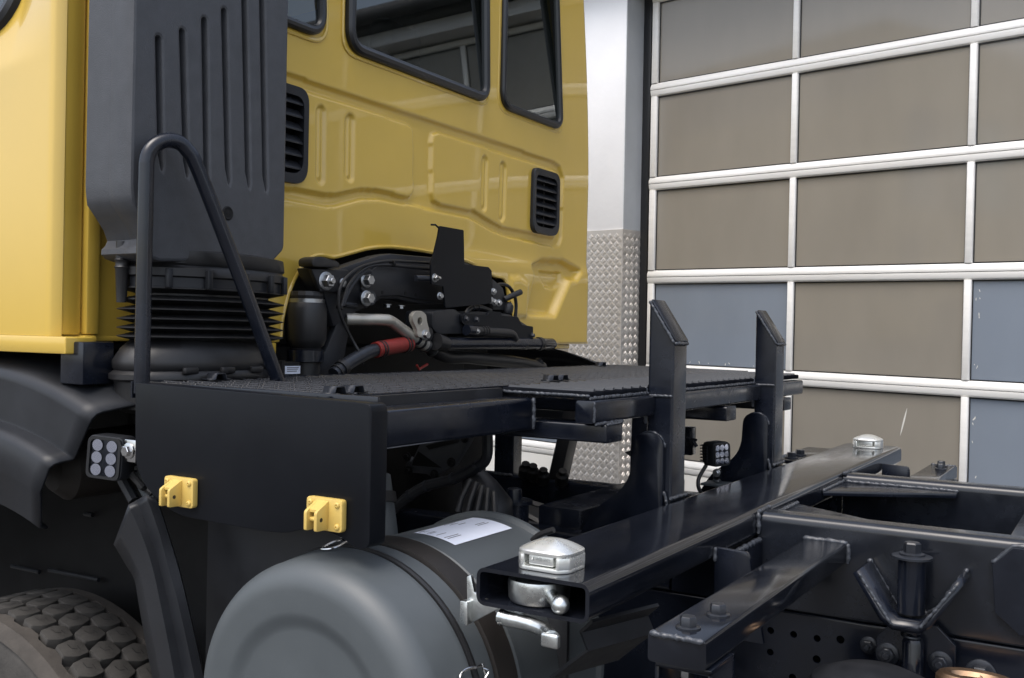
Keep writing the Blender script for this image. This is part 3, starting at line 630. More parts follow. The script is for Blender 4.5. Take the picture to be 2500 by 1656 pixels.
# ---------------------------------------------------------------- uprights
def upright(y0, y1, k):
    x0, x1 = -.1785, -.1155
    zt0, zt1 = .452, .356
    U = obj('upright', prism(nb(), rnd([(x0, y0), (x1, y0), (x1, y1), (x0, y1)], .007, 4), 'Z', -.06, zt0+.02), 'chassis', TK)
    bm_ = bmesh.new(); bm_.from_mesh(U.data)
    nrm = Vector((zt0-zt1, 0, x1-x0)).normalized()
    gm = bm_.verts[:]+bm_.edges[:]+bm_.faces[:]
    r_ = bmesh.ops.bisect_plane(bm_, geom=gm, plane_co=(x0, 0, zt0), plane_no=nrm, clear_outer=True)
    bmesh.ops.contextual_create(bm_, geom=[e for e in r_['geom_cut'] if isinstance(e, bmesh.types.BMEdge)]); bm_.to_mesh(U.data); bm_.free()
    U.data.polygons.foreach_set('use_smooth', [True]*len(U.data.polygons)); U.data.set_sharp_from_angle(angle=R_(35))
    obj('cap_plate', hexa(nb(), [(x0+.001, y0+.004, zt0+.001), (x0+.001, y1-.004, zt0+.001), (x1+.001, y1-.004, zt1+.003), (x1+.001, y0+.004, zt1+.003)], [(x0+.005, y0+.004, zt0+.006), (x0+.005, y1-.004, zt0+.006), (x1+.004, y1-.004, zt1+.008), (x1+.004, y0+.004, zt1+.008)]), 'chassis', U, .0015)
    weld('weld_bead', [(x0, y0, zt0+.002), (x1, y0, zt1+.002)], .0042, U, k); weld('weld_bead', [(x1+.002, y0+.003, zt1+.001), (x1+.002, y1-.003, zt1+.001)], .005, U, k+1)
    def pl(p): return rnd(p, [.05, .05, .01, .02, .06, .02], 6)
    for yg in (y0-.0135, y1+.0015):
        zb = -.10
        o = obj('gusset', prism(nb(), rnd([(-.132, .152), (-.206, .152), (-.212, .03), (-.30, -.035), (-.34, zb), (-.132, zb)], [.036, .036, .05, .03, .01, .01], 7), 'Y', yg, yg+.012), 'chassis', U, .0015)
    arc = [(-.169+.037*math.cos(t), y0-.002, .115+.037*math.sin(t)) for t in np.linspace(.1, 2.6, 12)]
    weld('weld_bead', arc, .0042, U, k+2)
    weld('weld_bead', [(-.1135, y0-.01, .004), (-.1135, y1+.01, .004)], .0055, U, k+3); weld('weld_bead', [(-.132, y0-.006, .02), (-.120, y0-.006, -.02)], .005, U, k+4)
    weld('weld_bead', [(x1-.002, y0-.001, .236), (x1-.06, y0-.001, .236)], .004, U, k+5); weld('weld_bead', [(x1-.066, y0-.003, .255), (x1-.066, y0-.003, .17)], .006, U, k+6)
    return U
u1 = upright(.770, .852, 20); u2 = upright(1.550, 1.635, 40)
u1['label'] = 'nearer dark steel upright with slanted top'; u2['label'] = 'farther dark steel upright with slanted top'

# ---------------------------------------------------------------- container cross beam
BX0, BX1, BY0, BY1, BH = -.1125, .0885, -.036, 2.385, .060
outer = rnd([(BX0, -BH), (BX1, -BH), (BX1, 0), (BX0, 0)], .018, 6); inner = rnd([(BX0+.0065, -BH+.0065), (BX1-.0065, -BH+.0065), (BX1-.0065, -.0065), (BX0+.0065, -.0065)], .008, 6)
b = nb(); N = len(outer)
ring = lambda pl, y: [b.verts.new((p[0], y, p[1])) for p in pl]
A0, A1, C0, C1 = ring(outer, BY0), ring(outer, BY1), ring(inner, BY0), ring(inner, BY1)
for i in range(N):
    j = (i+1) % N
    b.faces.new((A0[i], A0[j], A1[j], A1[i])); b.faces.new((C0[j], C0[i], C1[i], C1[j])); b.faces.new((A0[j], A0[i], C0[i], C0[j])); b.faces.new((A1[i], A1[j], C1[j], C1[i]))
CB = obj('cross_beam', b, 'beam', TK, ang=40); CB['label'] = 'long glossy dark hollow cross beam with open ends'
obj('inner_stiffener', box(nb(), (-.090, .055, -.0534), (-.052, .075, -.0066)), 'chassis', CB, .003); obj('inner_stiffener', box(nb(), (.062, .05, -.0534), (.081, .075, -.0066)), 'chassis', CB, .003)
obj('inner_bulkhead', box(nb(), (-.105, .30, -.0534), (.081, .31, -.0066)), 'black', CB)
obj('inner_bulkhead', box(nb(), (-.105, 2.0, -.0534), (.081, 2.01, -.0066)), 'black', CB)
weld('weld_bead', [(-.092, .052, -.052), (-.06, .052, -.052)], .004, CB, 61)
# twist locks
def twist_lock(y, near):
    pass
    T = None
    b = nb(); hx, hy, ch = .047, .0415, .024
    oct_ = rnd([(-hx, -hy*.62), (-hx*.72, -hy), (hx*.72, -hy), (hx, -hy*.62), (hx, hy*.62), (hx*.72, hy), (-hx*.72, hy), (-hx, hy*.62)], .008, 3)
    # collar: base plate, two cheeks, back wall
    prism(b, [(p[0], y+p[1]) for p in oct_], 'Z', .0005, .0065)
    def cheek(s): return [(s*.028, y-hy+.0015), (s*hx*.72, y-hy), (s*hx, y-hy*.62), (s*hx, y+hy*.62), (s*hx*.72, y+hy), (s*.028, y+hy)]
    for s in (-1, 1):
        q = cheek(s); prism(b, rnd(q if s > 0 else q[::-1], .005, 3), 'Z', .006, ch)
    prism(b, [(-.0285, y-.012), (.0285, y-.012), (.0285, y+hy-.002), (-.0285, y+hy-.002)], 'Z', .006, ch-.001)
    T = obj('twist_lock', b, 'zinc_cast', TK, .0016); 
    obj('lock_stem', box(nb(), (-.0215, y-hy+.004, .0085), (.0235, y-.0125, ch+.002)), 'zinc_cast', T, .003)
    # head: rounded block with a domed top
    b = nb(); nu, nr = 48, 10; rings = []
    def rim(t):
        c, s = math.cos(t), math.sin(t); p = 3.6; k = (abs(c/hx)**p+abs(s/hy)**p)**(-1/p); return c*k, s*k
    lv = [(1.0, ch+.0006), (1.012, ch+.0025), (1.012, ch+.006), (.985, ch+.0075)]+[(q, ch+.0075+.0155*(1-(q/.985)**1.8)) for q in np.linspace(.95, .02, nr)]
    for f_, z in lv: rings.append([b.verts.new((rim(2*math.pi*k/nu)[0]*f_, y+rim(2*math.pi*k/nu)[1]*f_, z)) for k in range(nu)])
    for A, B in zip(rings, rings[1:]):
        for k in range(nu): b.faces.new((A[k], A[(k+1) % nu], B[(k+1) % nu], B[k]))
    b.faces.new(rings[-1]); b.faces.new(rings[0][::-1])
    obj('lock_head', b, 'zinc_cast', T, ang=28)
    textmesh('embossed_text', 'LF 1050 1022', .0062, Matrix(((1, 0, 0, .001), (0, 0, -1, y-hy+.0034), (0, 1, 0, .0185), (0, 0, 0, 1))), 'zinc', T)
    # drum inside the beam, turning lever with knob, lower handle, galvanised catch plate
    s = -1 if near else 1
    obj('lock_drum', lathe(nb(), [(.046, -.051), (.049, -.046), (.0505, -.022), (.049, -.016), (.045, -.0135), (.02, -.0135)], (-.014, y+s*.014, 0), (0, 0, 1), 40), 'zinc', T)
    pts = [(.022, y+s*.040, -.033), (.040, y+s*.056, -.036), (.050, y+s*.066, -.038)]
    obj('lock_lever', tube(nb(), pts, [.011, .0105, .0115], 12), 'zinc', T, .002)
    obj('lever_knob', lathe(nb(), [(0, -.0145), (.009, -.0115), (.0138, -.005), (.0145, .001), (.013, .007), (.008, .012), (0, .014)], (.054, y+s*.069, -.037), (.2, s*.6, .75), 20), 'zinc', T)
    hp = [(-.058, y+s*.056, -.0765), (-.045, y+s*.058, -.0765), (-.01, y+s*.060, -.0770), (.025, y+s*.066, -.080), (.040, y+s*.078, -.083), (.050, y+s*.088, -.085)]
    obj('handle_end', box(nb(), (.036, y+s*.092-.006, -.0965), (.066, y+s*.092+.006, -.0745)), 'zinc', T, .004, 3); obj('release_handle', tube(nb(), cr(hp, 4), lambda t: .0112+.003*(2*t-1)**2, 12), 'zinc', T, .0015)
    b = nb(); prism(b, [(-.1245, -.022), (-.1165, -.018), (-.109, -.045), (-.06, -.0625), (-.112, -.094), (-.1215, -.088)], 'Y', y+s*.050, y+s*.058); obj('catch_plate', b, 'zinc', T, .0015)
    b = nb(); prism(b, rnd([(-.112, -.058), (-.1265, -.058), (-.1265, -.096), (-.112, -.096)], .003, 3), 'Y', y+s*.058, y+s*.072); obj('catch_tab', b, 'zinc', T, .0015)
    b = nb(); prism(b, [(-.11, y+s*.0), (-.11, y+s*.054), (-.02, y+s*.054), (.0, y+s*.0)], 'Z', -.0690, -.0615); obj('catch_base', b, 'zinc', T, .0015)
    T.location.x = -.014 if near else -.003
    return T
t1 = twist_lock(.032, True); t2 = twist_lock(2.275, False)
t1['label'] = 'galvanised twist lock on the near end of the cross beam'; t2['label'] = 'galvanised twist lock on the far end of the cross beam'

fp = obj('bolt_plate', box(nb(), (-.205, 1.80, -.022), (-.1135, 2.25, -.010)), 'beam', CB, .002)
for u, v in ((1932, 1113), (1953, 1106)): bolt_obj('bolt', PX('Z', -.010, u, v+6), (0, 0, 1), .015, .014, 'bolt_dark', CB)

# ---------------------------------------------------------------- subframe rails, gussets, outriggers
def rail(y0, y1, nm, x0, x1):
    return obj(nm, prism(nb(), rnd([(y0, -.205), (y1, -.205), (y1, -.003), (y0, -.003)], [.006, .006, .020, .020], 6), 'X', x0, x1), 'rail_paint', TK)
r1 = rail(.762, .835, 'subframe_rail', BX1+.001, 3.2); r2 = rail(1.525, 1.598, 'subframe_rail', BX1+.001, 3.2)
r3 = obj('subframe_rail', prism(nb(), rnd([(.762, -.205), (.835, -.205), (.835, -.106), (.762, -.106)], .012, 4), 'X', -1.3, BX0-.001), 'chassis', TK); r4 = obj('subframe_rail', prism(nb(), rnd([(1.525, -.205), (1.598, -.205), (1.598, -.106), (1.525, -.106)], .012, 4), 'X', -1.3, BX0-.001), 'chassis', TK)
r1['label'] = 'nearer dark subframe rail behind the cross beam'; r2['label'] = 'farther dark subframe rail behind the cross beam'
obj('beam_saddle', box(nb(), (BX0+.003, .77, -.205), (BX1-.003, .83, -BH-.001)), 'chassis', CB); obj('beam_saddle', box(nb(), (BX0+.003, 1.53, -.205), (BX1-.003, 1.59, -BH-.001)), 'chassis', CB)
weld('weld_bead', [(BX1+.003, .758, -.002), (BX1+.004, .84, -.001)], .006, CB, 70); weld('weld_bead', [(BX1+.003, .758, -.004), (BX1+.004, .757, -.05)], .006, CB, 71)
weld('weld_bead', [(BX1+.003, 1.52, -.002), (BX1+.004, 1.60, -.001)], .006, CB, 72)
for yb, yt in ((1.30, 1.523), (1.06, .837)):           # horizontal corner gussets between the rails
    gs = obj('corner_gusset', prism(nb(), [(BX1+.002, yb), (BX1+.002, yt), (BX1+.30, yt), (BX1+.30, yt+(yb-yt)*.18)], 'Z', -.036, -.024), 'chassis', CB, .0015)
    weld('weld_bead', [(BX1+.01, yt+(yb-yt)*.02, -.022), (BX1+.30, yt+(yb-yt)*.02, -.022)], .0055, CB, 73); weld('weld_bead', [(BX1+.004, yb, -.022), (BX1+.004, yt, -.022)], .0055, CB, 74)
# hidden flank plates beside the beam
obj('flank_plate', prism(nb(), rnd([(BX1+.001, -.205), (BX1+.10, -.205), (BX1+.070, -.045), (BX1+.064, -.036), (BX1+.001, -.034)], [0, 0, .02, .008, .002], 5), 'Y', .495, .507), 'chassis', CB, .0015)
weld('weld_bead', [(BX1+.002, .494, -.033), (BX1+.002, .494, -.06)], .005, CB, 75)
obj('flank_plate', prism(nb(), rnd([(BX1+.001, -.12), (BX1+.09, -.12), (BX1+.085, -.03), (BX1+.001, -.026)], [0, .02, .012, 0], 5), 'Y', 2.05, 2.062), 'chassis', CB, .0015)
b = nb(); prism(b, [(.508, -.205), (.508, -.075), (.54, -.0635), (.760, -.0635), (.760, -.205)], 'X', BX1+.002, BX1+.012); obj('web_plate', b, 'chassis', CB, .001)
weld('weld_bead', [(BX1+.008, .512, -.085), (BX1+.008, .545, -.0615), (BX1+.008, .755, -.0605)], .007, CB, 76)
def outrigger(ya, yb, near):
    x0, x1, zt, zb = .190, .277, -.047, -.090
    O = obj('outrigger', prism(nb(), rnd([(x0, zb), (x1, zb), (x1, zt), (x0, zt)], .007, 4), 'Y', ya, yb), 'beam', TK, .002)
    ye_, yr_ = (ya, yb) if near else (yb, ya)
    s = 1 if near else -1
    weld('weld_bead', [(x0+.004, ye_-s*.001, zt-.002), (x1-.004, ye_-s*.001, zt-.002)], .005, O, 80); weld('weld_bead', [(x0-.002, yr_, zt), (x1+.003, yr_, zt)], .007, O, 81); weld('weld_bead', [(x1+.003, yr_, zt), (x1+.003, yr_, zb)], .006, O, 82)
    for q in (.045, .135): bolt_obj('bolt', (.233+(.012 if q > .1 else 0), ye_+s*q, zt), (0, 0, 1), .0125, .014, 'bolt_dark', O)
    # bracket under the tip
    b = nb()
    rows = [[(x0+.006, y, z) for y, z in ((0, 0),)]]
    yy0, yy1 = (ye_+.012, ye_+.11) if near else (ye_-.11, ye_-.012)
    box(b, (x0+.008, yy0, zb-.008), (x1+.004, yy1, zb-.0005)); box(b, (x0+.008, yy0, zb-.16), (x0+.013, yy1, zb-.008)); box(b, (x1-.001, yy0, zb-.16), (x1+.004, yy1, zb-.008)); obj('tip_bracket', b, 'chassis', O, .001)
    bolt_obj('bolt', (.233, ye_+s*.045, zb-.008), (0, 0, -1), .011, .016, 'bolt', O); bolt_obj('bolt', (x1+.004, ye_+s*.06, zb-.06), (1, 0, 0), .013, .012, 'bolt_dark', O, stud=.01)
    return O
o1 = outrigger(-.052, .761, True); o2 = outrigger(1.600, 2.34, False)
o1['label'] = 'nearer dark outrigger tube with two hexagon bolts'; o2['label'] = 'farther dark outrigger tube with two bolts, past the rails'
# spring mount on the near rail
SM = obj('spring_mount', lathe(nb(), [(.026, -.158), (.026, -.052)], (.412, .715, 0), (0, 0, 1), 28), 'chassis', TK); SM['label'] = 'bolted spring mount in a bent cradle on the rail'
obj('washer', lathe(nb(), [(.038, -.0515), (.038, -.0475), (.034, -.046), (.024, -.0455), (.024, -.042), (.02, -.0405)], (.412, .715, 0), (0, 0, 1), 28), 'bolt_dark', SM)
obj('mount_bolt', bolt(nb(), (.412, .715, -.0405), (0, 0, 1), .0165, .020, washer=False), 'bolt_dark', SM)
bent = [(.322, -.078), (.372, -.158), (.392, -.172), (.436, -.172), (.456, -.158), (.507, -.074)]
b = nb(); loft(b, [[(p[0], .761, p[1]) for p in bent], [(p[0], .645, p[1]) for p in bent]]); solid(obj('cradle', b, 'chassis', SM, .0, ang=20), .014, 0)
weld('weld_bead', [(.327, .645, -.080), (.388, .645, -.168)], .004, SM, 90); weld('weld_bead', [(.440, .645, -.168), (.503, .645, -.078)], .004, SM, 91); weld('weld_bead', [(p[0], .758, p[1]+.006) for p in bent], .006, SM, 92)
obj('spring_coil', tube(nb(), [(.412+.016*math.cos(a), .715+.016*math.sin(a), -.176-.0016*a) for a in np.linspace(0, 19, 70)], .003, 6), 'bolt_dark', SM)
obj('mount_rod', lathe(nb(), [(.019, -.52), (.020, -.215), (.017, -.208), (.009, -.206), (.009, -.172)], (.417, .715, 0), (0, 0, 1), 20), 'chassis', SM)
plate('octagon_plate', [(.552, -.052), (.586, -.016), (.72, -.016), (.74, -.05), (.74, -.14), (.70, -.178), (.60, -.178), (.558, -.142)], [], 'Y', .748, .761, 'chassis', SM, .001)
weld('weld_bead', [(.550, .755, -.052), (.585, .755, -.013), (.72, .755, -.013)], .006, SM, 93)
# chassis rail below with punched holes
hl = [(.118+.0495*i, -.258, .0075) for i in range(3)]+[(.265, -.252, .0085), (.118, -.305, .0075), (.217, -.302, .0085), (.267, -.305, .0085), (.57, -.285, .010), (.62, -.262, .008), (.167, -.35, .008), (.70, -.262, .008), (.70, -.31, .009), (.8, -.262, .008)]
CH = plate('chassis_rail', [(-2.6, -.49), (3.2, -.49), (3.2, -.225), (-2.6, -.225)], hl, 'Y', .775, .783, 'chassis', TK); CH['label'] = 'dark chassis rail with punched holes under the subframe'
obj('rail_flange', prism(nb(), rnd([(.7752, -.228), (.7752, -.2085), (.85, -.2085), (.85, -.216), (.784, -.216), (.784, -.228)], [0, .008, .002, .002, .004, 0], 5), 'X', -2.6, 3.2), 'chassis', CH)
obj('rail_backing', box(nb(), (-2.6, .83, -.49), (3.2, .836, -.218)), 'black', CH)
obj('chassis_rail', box(nb(), (-2.6, 1.53, -.49), (3.2, 1.60, -.209)), 'chassis_matte', CH)
plate('mount_bracket', [(.346, -.222), (.376, -.186), (.456, -.184), (.490, -.216), (.490, -.46), (.340, -.46)], [], 'Y', .737, .748, 'chassis', CH, .001)
obj('bracket_spacer', box(nb(), (.36, .7485, -.44), (.47, .7745, -.225)), 'black', CH)
for (x, z, r) in ((.322, -.253, .012), (.366, -.253, .0155), (.464, -.252, .0155), (.40, -.40, .015)):
    bolt_obj('bolt', (x, .7365 if x > .34 else .7745, z), (0, -1, 0), r, .012, 'bolt_dark', CH, stud=.008)
bolt_obj('bolt', (.532, .7745, -.272), (0, -1, 0), .020, .018, 'bolt_dark', CH, stud=.012); bolt_obj('bolt', (.615, .7745, -.29), (0, -1, 0), .016, .016, 'bolt_dark', CH, stud=.01)
pz = PX('Y', .66, 2385, 1652)
ring_ = nb(); tube(ring_, [(pz.x+.056*math.cos(a), .66+.03*math.sin(a), pz.z-.012) for a in np.linspace(0, 2*math.pi, 28, endpoint=False)], .016, 10, closed=True); obj('clamp_ring', ring_, 'heat', CH)
tube(b := nb(), [(pz.x+.012*math.sin(a*3), .625, pz.z-.03+.008*a) for a in np.linspace(0, 5, 30)], .004, 6); obj('clamp_screw', b, 'heat', CH)
pd = PX('Y', .60, 2130, 1665)
obj('brake_chamber', lathe(nb(), [(.02, -.20), (.115, -.19), (.125, -.06), (.11, -.03), (.07, -.012), (0, -.006)], (pd.x, .60, pd.z+.032), (0, 0, 1), 36), 'chassis_matte', CH)
# crossmembers between the rails, so that the bay is not empty
for x in (.55, 1.3): obj('crossmember', box(nb(), (x, .836, -.18), (x+.09, 1.524, -.05)), 'chassis', CH, .004)
obj('crossmember', box(nb(), (-.5, .836, -.2), (-.38, 1.524, -.06)), 'chassis', CH, .004)
obj('prop_shaft', tube(nb(), [(-1.2, 1.18, -.35), (2.5, 1.18, -.45)], .06, 20), 'chassis_matte', CH)
obj('axle', tube(nb(), [(1.2, .1, -.82), (1.2, 2.2, -.82)], .09, 16), 'chassis_matte', CH)
# ---------------------------------------------------------------- platform legs, braces, gearbox clutter between panel and uprights
aL, cL = PX('Y', 1.53, 1205, 1165), PX('Y', 1.53, 1264, 1165)
LG = obj('platform_leg', prism(nb(), rnd([(aL.x, 1.53), (cL.x-.02, 1.53), (cL.x-.02, 1.59), (aL.x, 1.59)], .006, 3), 'Z', -.105, .148), 'chassis', PF)
def bar(nm, a, c, r, m, par, n=10): return obj(nm, tube(nb(), [a, c], r, n), m, par)
def strut(nm, pa, pb, wx, y0, y1, m='chassis'):
    b = nb(); hexa(b, [(pa[0]-wx, y0, pa[1]), (pa[0]+wx, y0, pa[1]), (pa[0]+wx, y1, pa[1]), (pa[0]-wx, y1, pa[1])], [(pb[0]-wx, y0, pb[1]), (pb[0]+wx, y0, pb[1]), (pb[0]+wx, y1, pb[1]), (pb[0]-wx, y1, pb[1])]); return obj(nm, b, m, PF, .002)
a, c = PX('Y', 1.53, 1352, 1182), PX('Y', 1.53, 1380, 1075)
strut('platform_leg', (a.x, -.105), (c.x+.02, .148), .024, 1.53, 1.59, 'chassis_matte')
pass
a, c = PX('Y', 1.45, 1540, 1100), PX('Y', 1.45, 1545, 1040)
strut('platform_leg', (a.x, -.105), (c.x, .147), .026, 1.50, 1.56)
plate('leg_gusset', [(p.x, p.z) for p in PL('Y', 1.55, [(1525, 1105), (1545, 1098), (1570, 1098), (1570, 1135)])], [], 'Y', 1.55, 1.562, 'chassis_matte', PF)
weld('weld_bead', [(aL.x, 1.528, -.104), (cL.x-.02, 1.528, -.104)], .006, PF, 95)
for (u, v, y) in ((1300, 1155, 1.5), (1325, 1165, 1.5), (1372, 1168, 1.5), (1282, 1150, 1.5)):
    p = PX('Y', y, u, v); obj('hose_fitting', lathe(nb(), [(.012, -.03), (.022, -.02), (.022, .012), (.014, .02), (.014, .032), (0, .034)], p, (.3, -.4, .8), 10), 'black', PF)
# gearbox: ribbed casting with a triangular-window bracket
GB = obj('gearbox', lathe(nb(), [(.0, -.02), (.12, 0), (.17, .05), (.20, .2), (.23, .42), (.25, .7)], (-.50, 1.16, -.34), (-1, 0, .02), 28), 'plastic_smooth', TK); GB['label'] = 'dark ribbed gearbox casting under the platform'
for k in range(10):
    a = k*math.pi/5; obj('casting_rib', tube(nb(), [(-.54, 1.16+.14*math.cos(a), -.34+.14*math.sin(a)), (-.70, 1.16+.205*math.cos(a), -.336+.205*math.sin(a)), (-.93, 1.16+.235*math.cos(a), -.33+.235*math.sin(a))], .012, 6), 'chassis_matte', GB)
YB = .62
pb_ = lambda pts, y=YB: [(p.x, p.z) for p in PL('Y', y, [(900+q[0]*.2957, 950+q[1]*.2957) for q in pts])]
plq = pb_([(330, 560), (350, 600), (470, 360), (500, 335), (850, 370), (830, 430), (700, 640), (610, 680), (540, 740), (470, 700), (330, 690), (300, 640)])
b = nb(); prism(b, plq, 'Y', YB, YB+.02); obj('cast_bracket', b, 'plastic', GB, .002)
for tri in ([(470, 470), (760, 385), (740, 440), (500, 500)], [(410, 515), (600, 650), (360, 630), (370, 590)], ):
    b = nb(); prism(b, pb_(tri, YB-.001), 'Y', YB-.0015, YB+.0005); obj('bracket_window', b, 'black', GB)
for q in ((320, 560), (330, 675), (545, 705), (685, 605), (795, 405), (440, 350)):
    p = PX('Y', YB, 900+q[0]*.2957, 950+q[1]*.2957); bolt_obj('bolt', (p.x, YB, p.z), (0, -1, 0), .008, .007, 'black', GB)
hs_ = [PX('Y', .58, 900+q[0]*.2957, 950+q[1]*.2957) for q in ((980, 380), (975, 560), (900, 640), (700, 740), (480, 800), (340, 880), (200, 1000))]
obj('wire_loom', tube(nb(), cr(hs_, 6), .013, 10), 'plastic_smooth', GB)
for k in range(2, 6): obj('loom_tie', lathe(nb(), [(.0145, -.004), (.0145, .004)], hs_[k], (hs_[k]-hs_[k-1]), 10), 'bolt_dark', GB)
# ribbed trumpet casting near the canister
p = PX('Y', .60, 1185, 1232)
obj('transmission_case', box(nb(), (-1.3, .88, -.42), (-.78, 1.05, .145)), 'black', GB, .04, 3)
for k in range(5): obj('casting_rib', tube(nb(), [PX('Y', .55, 1150+14*k, 1170+8*k), PX('Y', .53, 1128+20*k, 1215+9*k), PX('Y', .52, 1118+22*k, 1250+9*k)], .007, 8), 'chassis_matte', GB)
obj('support_casting', lathe(nb(), [(.028, -.07), (.048, -.06), (.062, -.015), (.046, .04), (.028, .08)], p, (-.55, .2, .8), 22), 'chassis_matte', GB, ang=50)
p = PX('Y', .68, 1255, 1212)
CM = obj('cab_tilt_mount', lathe(nb(), [(.036, -.12), (.036, -.018), (.045, -.016), (.045, -.008), (.02, -.006), (.018, .018), (.014, .02)], p, (0, 0, 1), 26), 'chassis', TK)
obj('hose', tube(nb(), cr([PX('Y', .3, u, v) for u, v in ((1300, 1320), (1320, 1305), (1352, 1294))], 5), .006, 8), 'rubber', GB)
# engine bay interior backdrop pieces: gearbox tunnel walls keep it dark
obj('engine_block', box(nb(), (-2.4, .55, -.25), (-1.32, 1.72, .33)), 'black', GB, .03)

# ---------------------------------------------------------------- grey canister (air filter housing)
CC = (-.372, -.272); CRd = .265
cyl = lambda prof, nm, m, par, n=72: obj(nm, lathe(nb(), prof, (CC[0], 0, CC[1]), (0, 1, 0), n), m, par, ang=25)
r_ = CRd
CN = cyl([(r_-.012, -.025), (r_-.002, -.022), (r_-.002, .032), (r_-.0055, .036), (r_-.0055, .108), (r_-.002, .112), (r_-.002, .118), (r_-.006, .124), (r_-.006, .40), (r_+.003, .405), (r_+.004, .415), (r_-.002, .425), (r_-.03, .44), (.08, .46)], 'air_filter_canister', 'canister', TK); CN['label'] = 'big grey cylindrical air filter canister with a domed end cap'
cap = [(r_+.001, -.028), (r_+.002, -.034), (r_+.001, -.040), (r_-.001, -.070), (r_-.004, -.100)]
cap += [(r_-.050+.046*math.cos(t), -.104-.046*math.sin(t)) for t in np.linspace(.1, math.pi/2, 12)]
cap += [(r_-.06-.002*k, -.150) for k in range(4)]
cap += [(.182-.034*t, -.150+.009*t*t*(3-2*t)) for t in np.linspace(0, 1, 10)]+[(.08, -.141), (0, -.141)]
obj('end_cap', lathe(nb(), cap, (CC[0], 0, CC[1]), (0, 1, 0), 96), 'canister', CN, ang=50)
cyl([(r_+.004, -.026), (r_+.0055, -.020), (r_+.003, -.012), (r_-.006, -.009)], 'seal_ring', 'rubber', CN)
cyl([(r_-.0052, .040), (r_+.002, .042), (r_+.002, .098), (r_-.0052, .101)], 'strap', 'strap', CN)
def wireclip(ang):
    c = math.cos(ang); s = math.sin(ang); rad = Vector((s, 0, c)); tan = Vector((c, 0, -s)); o = Vector((CC[0], 0, CC[1]))
    P = lambda r, t, y: o+rad*(r_+r)+tan*t+Vector((0, y, 0))
    b = nb(); tube(b, cr([P(.008, -.012, .0), P(.010, -.013, -.02), P(.006, -.016, -.045), P(.004, -.010, -.062), P(.004, .010, -.062), P(.006, .016, -.045), P(.010, .013, -.02), P(.008, .012, .0)], 5), .0022, 8)
    tube(b, [P(.010, -.014, -.004), P(.010, .014, -.004)], .0026, 8); tube(b, cr([P(.014, -.008, -.012), P(.018, 0, -.004), P(.014, .008, -.012)], 5), .002, 8)
    return obj('spring_clip', b, 'chrome', CN)
for a in (-.13, 1.22, 2.1, 3.2, -1.2, -2.2): wireclip(a)
# paper label wrapped on the shell
b = nb(); lr = r_-.0052
def lab(t, y, dr=0): return (CC[0]+(lr+dr)*math.sin(t), y, CC[1]+(lr+dr)*math.cos(t))
pA = [PX('Z', -.006, 1009, 1291), PX('Z', -.006, 1136, 1254)]
ta0, ta1 = -.075, .30; ya0, ya1 = .168, .372
rows = [[lab(ta0+(ta1-ta0)*i/16, ya, .0006) for i in range(17)] for ya in np.linspace(ya0, ya1, 5)]
LB = obj('paper_label', loft(b, rows), 'paper', CN)
def ln(t, y0, y1, hgt=.006):
    b_ = nb(); loft(b_, [[lab(t, y, .0009), lab(t+hgt, y, .0009)] for y in np.linspace(y0, y1, 4)]); return b_
for (t, y0, y1, hh_) in ((-.055, .176, .186, .014), (-.055, .1875, .195, .014), (-.02, .182, .20, .006), (.02, .176, .202, .008), (.04, .178, .20, .008), (.10, .178, .21, .008), (.17, .178, .225, .009), (.195, .18, .225, .009), (-.06, .262, .30, .008), (-.03, .27, .30, .010), (.01, .285, .31, .012), (.10, .31, .345, .009), (.125, .31, .35, .009)):
    obj('printed_line', ln(t, y0, y1, hh_), 'ink', CN, smooth=False)
op = [PX('X', -.62, u, v) for u, v in ((985, 1270), (950, 1225), (915, 1180))]
obj('outlet_pipe', tube(nb(), [(-.55, .20, -.10), (-.58, .215, .0), (-.60, .225, .06)], .085, 28), 'canister', CN)
obj('outlet_band', lathe(nb(), [(.086, -.012), (.090, -.011), (.090, .011), (.086, .012)], (-.585, .217, .02), (-.02, .01, .08), 30), 'rubber', CN)
obj('canister_bracket', prism(nb(), [(-.16, -.6), (-.16, -.02), (-.13, -.012), (-.10, -.11), (-.10, -.6)], 'Y', .25, .262), 'chassis_matte', CN, .002)
b = nb(); kp = [PX('Y', .12, u, v) for u, v in ((1448, 1520), (1420, 1545), (1437, 1590), (1395, 1620), (1345, 1660))]
loft(b, [[q for q in kp], [q+Vector((.05, .16, 0)) for q in kp]]); solid(obj('bent_plate', b, 'chassis_matte', CN, smooth=False), .006)

